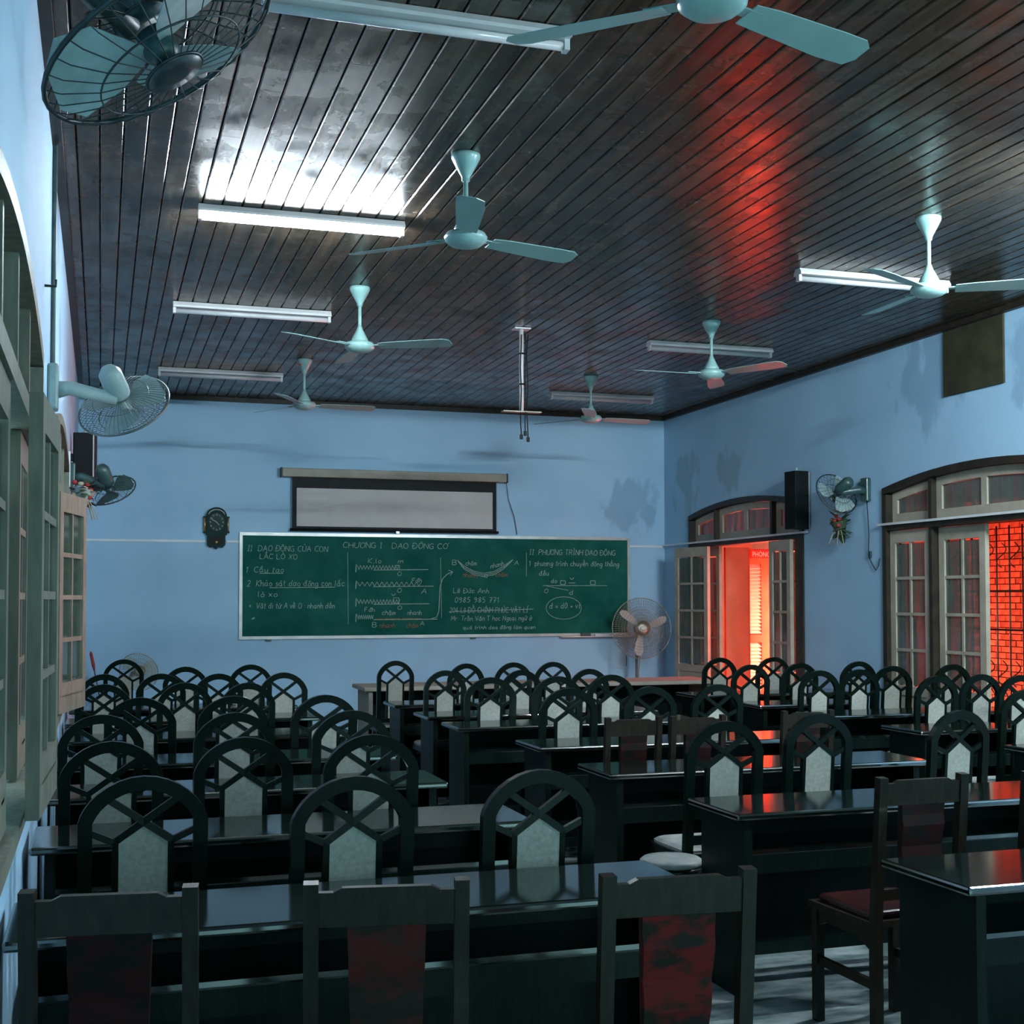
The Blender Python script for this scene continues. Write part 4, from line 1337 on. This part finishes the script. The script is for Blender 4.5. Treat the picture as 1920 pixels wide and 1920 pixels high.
write('1  phương trình chuyển động thẳng', 992, 1061, 10, wpx=168); write('đều', 1011, 1079, 9, wpx=18)
stroke([(1018, 1098), (1138, 1098)], w=.006); stroke([(1026, 1099), (1066, 1107)], w=.005)
write('O', 1020, 1112, 8, wpx=7); write('do', 1033, 1093, 8, wpx=11); write('v', 1068, 1087, 7, wpx=8)
stroke([(1051, 1089), (1060, 1089), (1060, 1096), (1051, 1096), (1051, 1089)]); stroke([(1066, 1093), (1078, 1093)])
stroke([(1107, 1089), (1116, 1089), (1116, 1096), (1107, 1096), (1107, 1089)]); write('d', 1067, 1115, 9, wpx=7)
write('d = d0 + vt', 1030, 1141, 11, wpx=58)
stroke([(1057 + 33 * math.cos(2 * PI * k / 28), 1140 + 21 * math.sin(2 * PI * k / 28)) for k in range(29)], w=.006)

# things on the chalk tray
er = tag(MB().bbox(5.62, 5.74, YF - .088, YF - .045, BZ0 + .001, BZ0 + .045, .006).build('chalkboard_eraser', 'fandark'), 'dark felt eraser standing on the chalk tray', 'eraser')
tag(MB().box(5.80, 5.98, YF - .08, YF - .05, BZ0 + .001, BZ0 + .022).build('chalk_box', 'plastic'), 'flat white chalk box lying on the chalk tray', 'box')

# projection screen
ps = thing('projection_screen', 'pull-down projection screen with dark border above the blackboard', 'screen', (0, YF, 0))
sx0, sx1 = 1.965, 4.655
MB().bbox(sx0, sx1, -.11, -.002, 3.01, 3.11, .01).build('housing', 'screenbar', ps)
for xx in (sx0 - .012, sx1):
    MB().box(xx, xx + .012, -.115, 0.0 - .002, 3.005, 3.115).build('end_cap', 'darkframe', ps)
MB().box(2.085, 4.535, -.062, -.056, 2.42, 3.01).build('black_border', 'black', ps)
MB().box(2.135, 4.485, -.0665, -.0625, 2.445, 2.885).build('white_field', 'screen', ps)
MB().tube([(2.06, -.06, 2.405), (4.56, -.06, 2.405)], .016, 8).build('bottom_bar', 'black', ps)
MB().box(3.30, 3.34, -.075, -.05, 2.372, 2.40).build('pull_tab', 'alu', ps)
MB().tube([(4.66, -.05, 3.03), (4.70, -.03, 2.8), (4.77, -.03, 2.6), (4.81, -.02, 2.39)], .004, 5).build('power_cord', 'black', ps)

# clock
ck = thing('wall_clock', 'ornate green wall clock with brass side columns and pendulum case', 'clock', (1.237, YF, 2.17))
w = .115
arc = [(-w, .16), (w, .16), (w, .37)] + [(w * math.cos(PI * k / 12), .37 + .105 * math.sin(PI * k / 12)) for k in range(1, 12)] + [(-w, .37)]
MB().prism(arc, -.06, -.002, lambda a, b, d: (a, d, b)).build('case', 'clockgreen', ck)
face = [(.088 * math.cos(2 * PI * k / 28), .305 + .105 * math.sin(2 * PI * k / 28)) for k in range(28)]
fc = MB().prism(face, -.068, -.0605, lambda a, b, d: (a, d, b)).build('dial', 'clockface', ck)
rim = [(.098 * math.cos(PI * k / 16), -.066, .36 + .088 * math.sin(PI * k / 16)) for k in range(2, 15)]
MB().tube(rim, .006, 5).build('dial_rim', 'alu', ck)
for k in range(12):
    a = PI / 2 - 2 * PI * (k + 1) / 12
    text_mesh('numeral', str(k + 1), .028, 'paleprint', fc, lambda p, q, a=a: (p + .070 * math.cos(a), -.0695, q - .010 + .305 + .085 * math.sin(a)), 'CENTER')
for ang, ln, nm in ((150, .062, 'minute_hand'), (-50, .042, 'hour_hand')):
    a = math.radians(ang)
    MB().bar((0, -.0705, .305), (ln * math.cos(a), -.0705, .305 + ln * math.sin(a)), .005, .002, (0, 1, 0)).build(nm, 'paleprint', fc)
for s in (-1, 1):
    col = MB().tube([(s * .128, -.035, .20), (s * .128, -.035, .355)], .013, 10).build('side_column', 'gold', ck)
    for z in (.185, .355):
        MB().box(s * .128 - .017, s * .128 + .017, -.052, -.004, z, z + .016).build('column_cap', 'clockgreen', col)
low = [(-.10, .16), (.10, .16), (.10, .05), (.07, .02), (.03, .03), (0, 0), (-.03, .03), (-.07, .02), (-.10, .05)]
lc = MB().prism(low, -.055, -.002, lambda a, b, d: (a, d, b)).build('pendulum_case', 'clockgreen', ck)
MB().box(-.075, .075, -.0575, -.0555, .055, .14).build('pendulum_window', 'black', lc)
MB().lathe([(.018, 0), (.018, .003), (.004, .004)], 14, Matrix.Translation((0, -.0582, .08)) @ Matrix.Rotation(PI / 2, 4, 'X')).build('pendulum', 'gold', lc)

# cable trunking
tr1 = tag(MB().box(XL + .002, 1.12, YF - .016, YF - .001, 2.248, 2.272).build('cable_trunking', 'trunk'), 'thin white trunking on the front wall between window corner and clock', 'trunking')
tag(MB().box(1.352, BX0 - .005, YF - .016, YF - .001, 2.248, 2.272).build('cable_trunking', 'trunk'), 'short white trunking between the clock and the blackboard', 'trunking')
tag(MB().box(BX1 + .005, XR - .002, YF - .016, YF - .001, 2.248, 2.272).build('cable_trunking', 'trunk'), 'thin white trunking from the blackboard to the door corner', 'trunking')
tag(MB().box(XR - .042, XR - .024, 11.45, 14.95, 2.262, 2.282).build('cable_trunking', 'trunk'), 'white trunking across the far arched door', 'trunking')
tag(MB().box(XR - .042, XR - .024, 7.3, 10.22, 2.262, 2.282).build('cable_trunking', 'trunk'), 'white trunking across the arched door with the grille', 'trunking')

# ================================================================== SIDE WALL ITEMS
tag(MB().box(XR - .02, XR - .001, 8.49, 9.25, 3.30, 3.845).build('wall_board', 'ply'), 'dark olive board fixed high on the right wall', 'board')


def loudspeaker(label, S, y0, y1, z0, z1, dep, deg):
    t = thing('loudspeaker', label, 'loudspeaker', S((y0 + y1) / 2, z0, 0.03 + dep / 2), math.radians(deg), 'column loudspeakers')
    hy, hx, h = (y1 - y0) / 2, dep / 2, z1 - z0
    MB().bbox(-hx, hx, -hy, hy, 0, h, .008).build('cabinet', 'black', t)
    sgn = 1 if S.s == 'L' else -1
    MB().box(-hx + .01, hx - .01, -hy - .006, -hy, .015, h - .015).build('grille', 'black', t)
    MB().box(min(-sgn * hx, -sgn * (hx + .028)), max(-sgn * hx, -sgn * (hx + .028)), -.02, .02, h * .45, h * .6).build('wall_bracket', 'fandark', t)
    MB().box(hx - .012, hx - .002, -hy - .008, -hy - .006, .01, h - .01).build('edge_trim', 'alu', t)
    MB().tube([(0, 0, h), (0, 0, h + .04)], .012, 8).build('mount_knob', 'fangrey', t)
    return t


loudspeaker('tall black column loudspeaker beside the far arched door', SR, 11.42, 11.60, 2.30, 2.88, .17, 8)
loudspeaker('black column loudspeaker on the window wall behind the dark fan', SL, 11.20, 11.40, 2.56, 2.98, .17, -6)


def bouquet(label, loc, sx, pale):
    t = thing('flower_bouquet', label, 'bouquet', loc, 0, 'dried flower bouquets')
    C = Vector((sx * .12, 0, 0))
    MB().lathe([(.012, -.19), (.025, -.16), (.06, -.03), (.085, .03)], 12, Matrix.Translation(C) @ Matrix.Rotation(sx * .25, 4, 'Y'), caps=False).build('paper_wrap', 'wrap' if pale else 'leafgreen', t)
    for k in range(16):
        a, b = random.uniform(0, 2 * PI), random.uniform(.01, .10)
        p = C + Vector((b * math.cos(a) * .8, b * math.sin(a), .04 + random.uniform(-.08, .09)))
        m = 'flower' if k % 3 else 'straw'
        MB().lathe([(.004, -.016), (.016, -.010), (.024, .002), (.016, .013), (.003, .017)], 7, Matrix.Translation(p) @ Matrix.Rotation(random.uniform(-.9, .9), 4, 'X')).build('flower', m, t)
    for k in range(26):
        a = random.uniform(0, 2 * PI)
        p = C + Vector((0, 0, random.uniform(-.08, .05)))
        d = Vector((math.cos(a) * .8, math.sin(a), random.uniform(-.8, .9))).normalized()
        q = p + d * random.uniform(.10, .16)
        s = d.cross(Vector((0, 0, 1))).normalized() * .028
        m = (p + q) / 2
        MB().add([p, m + s, q, m - s, m + Vector((0, 0, .006))], [(0, 1, 4), (1, 2, 4), (2, 3, 4), (3, 0, 4)]).build('leaf', 'leafgreen', t)
    for k in range(5):
        a = random.uniform(0, 2 * PI)
        p = C + Vector((0, 0, -.02))
        pts = [p + Vector((math.cos(a) * .10 * f, math.sin(a) * .12 * f, -.06 * f - .12 * f * f)) for f in (0, .3, .6, .85, 1)]
        MB().tube(pts, .004, 4).build('ribbon', 'straw', t)
    MB().tube([(0, 0, .04), (sx * .06, 0, .03)], .006, 5).build('hook', 'iron', t)
    return t


bouquet('dried red flower bouquet hung on the window wall below the loudspeaker', SL(10.45, 2.42, 0.002), 1, True)
bouquet('dark dried flower bouquet hung under the right wall fan', SR(10.72, 2.31, 0.002), -1, False)

# vertical conduit and stain strip on the window wall
tag(MB().tube([(XL + .014, 6.72, 2.30), (XL + .014, 6.72, 2.9), (XL + .014, 6.75, 3.4), (XL + .014, 6.76, HC - .04)], .012, 8).build('conduit_pipe', 'rustpipe'), 'dark vertical conduit pipe above the grey wall fan', 'pipe')
tag(MB().box(XL + .001, XL + .016, 10.56, 10.585, 0.9, 2.75).build('conduit_pipe', 'trunk'), 'white vertical conduit on the window wall beside the dried flowers', 'pipe')
hk = MB().tube([(XL + .002, 6.0, 2.98), (XL + .05, 6.0, 2.98), (XL + .05, 6.0, 3.01)], .006, 6)
tag(hk.build('wall_hook', 'iron'), 'small iron hook in the window wall above the first arch', 'hook')

# feather duster in the corner
fd = thing('feather_duster', 'thin stick with red tip leaning in the window corner', 'duster', (0.06, 14.6, 0))
MB().tube([(.05, 0, 0), (-.12, 0, .84)], .006, 6).build('stick', 'iron', fd)
MB().tube([(-.12, 0, .84), (-.13, 0, .90), (-.155, 0, 1.02), (-.16, 0, 1.05)], [.008, .018, .016, .004], 8).build('red_feathers', 'flower', fd)

# crumpled plastic bag on a window-side desk
p = on(412, 1288, 2, .78)
rb = random.Random(3)
bm = bmesh.new(); bmesh.ops.create_icosphere(bm, subdivisions=3, radius=.05)
for v in bm.verts:
    k = 1 + rb.uniform(-.28, .3)
    v.co = Vector((v.co.x * k * 1.2, v.co.y * k, max(-.03, v.co.z * k * .8)))
me = bpy.data.meshes.new('plastic_bag'); bm.to_mesh(me); bm.free(); me.materials.append(MAT['plastic'])
o = bpy.data.objects.new('plastic_bag', me); COL.objects.link(o)
o.location = (p.x, 10.72, .781)
tag(o, 'crumpled shiny white plastic bag on a far window-side desk', 'bag')
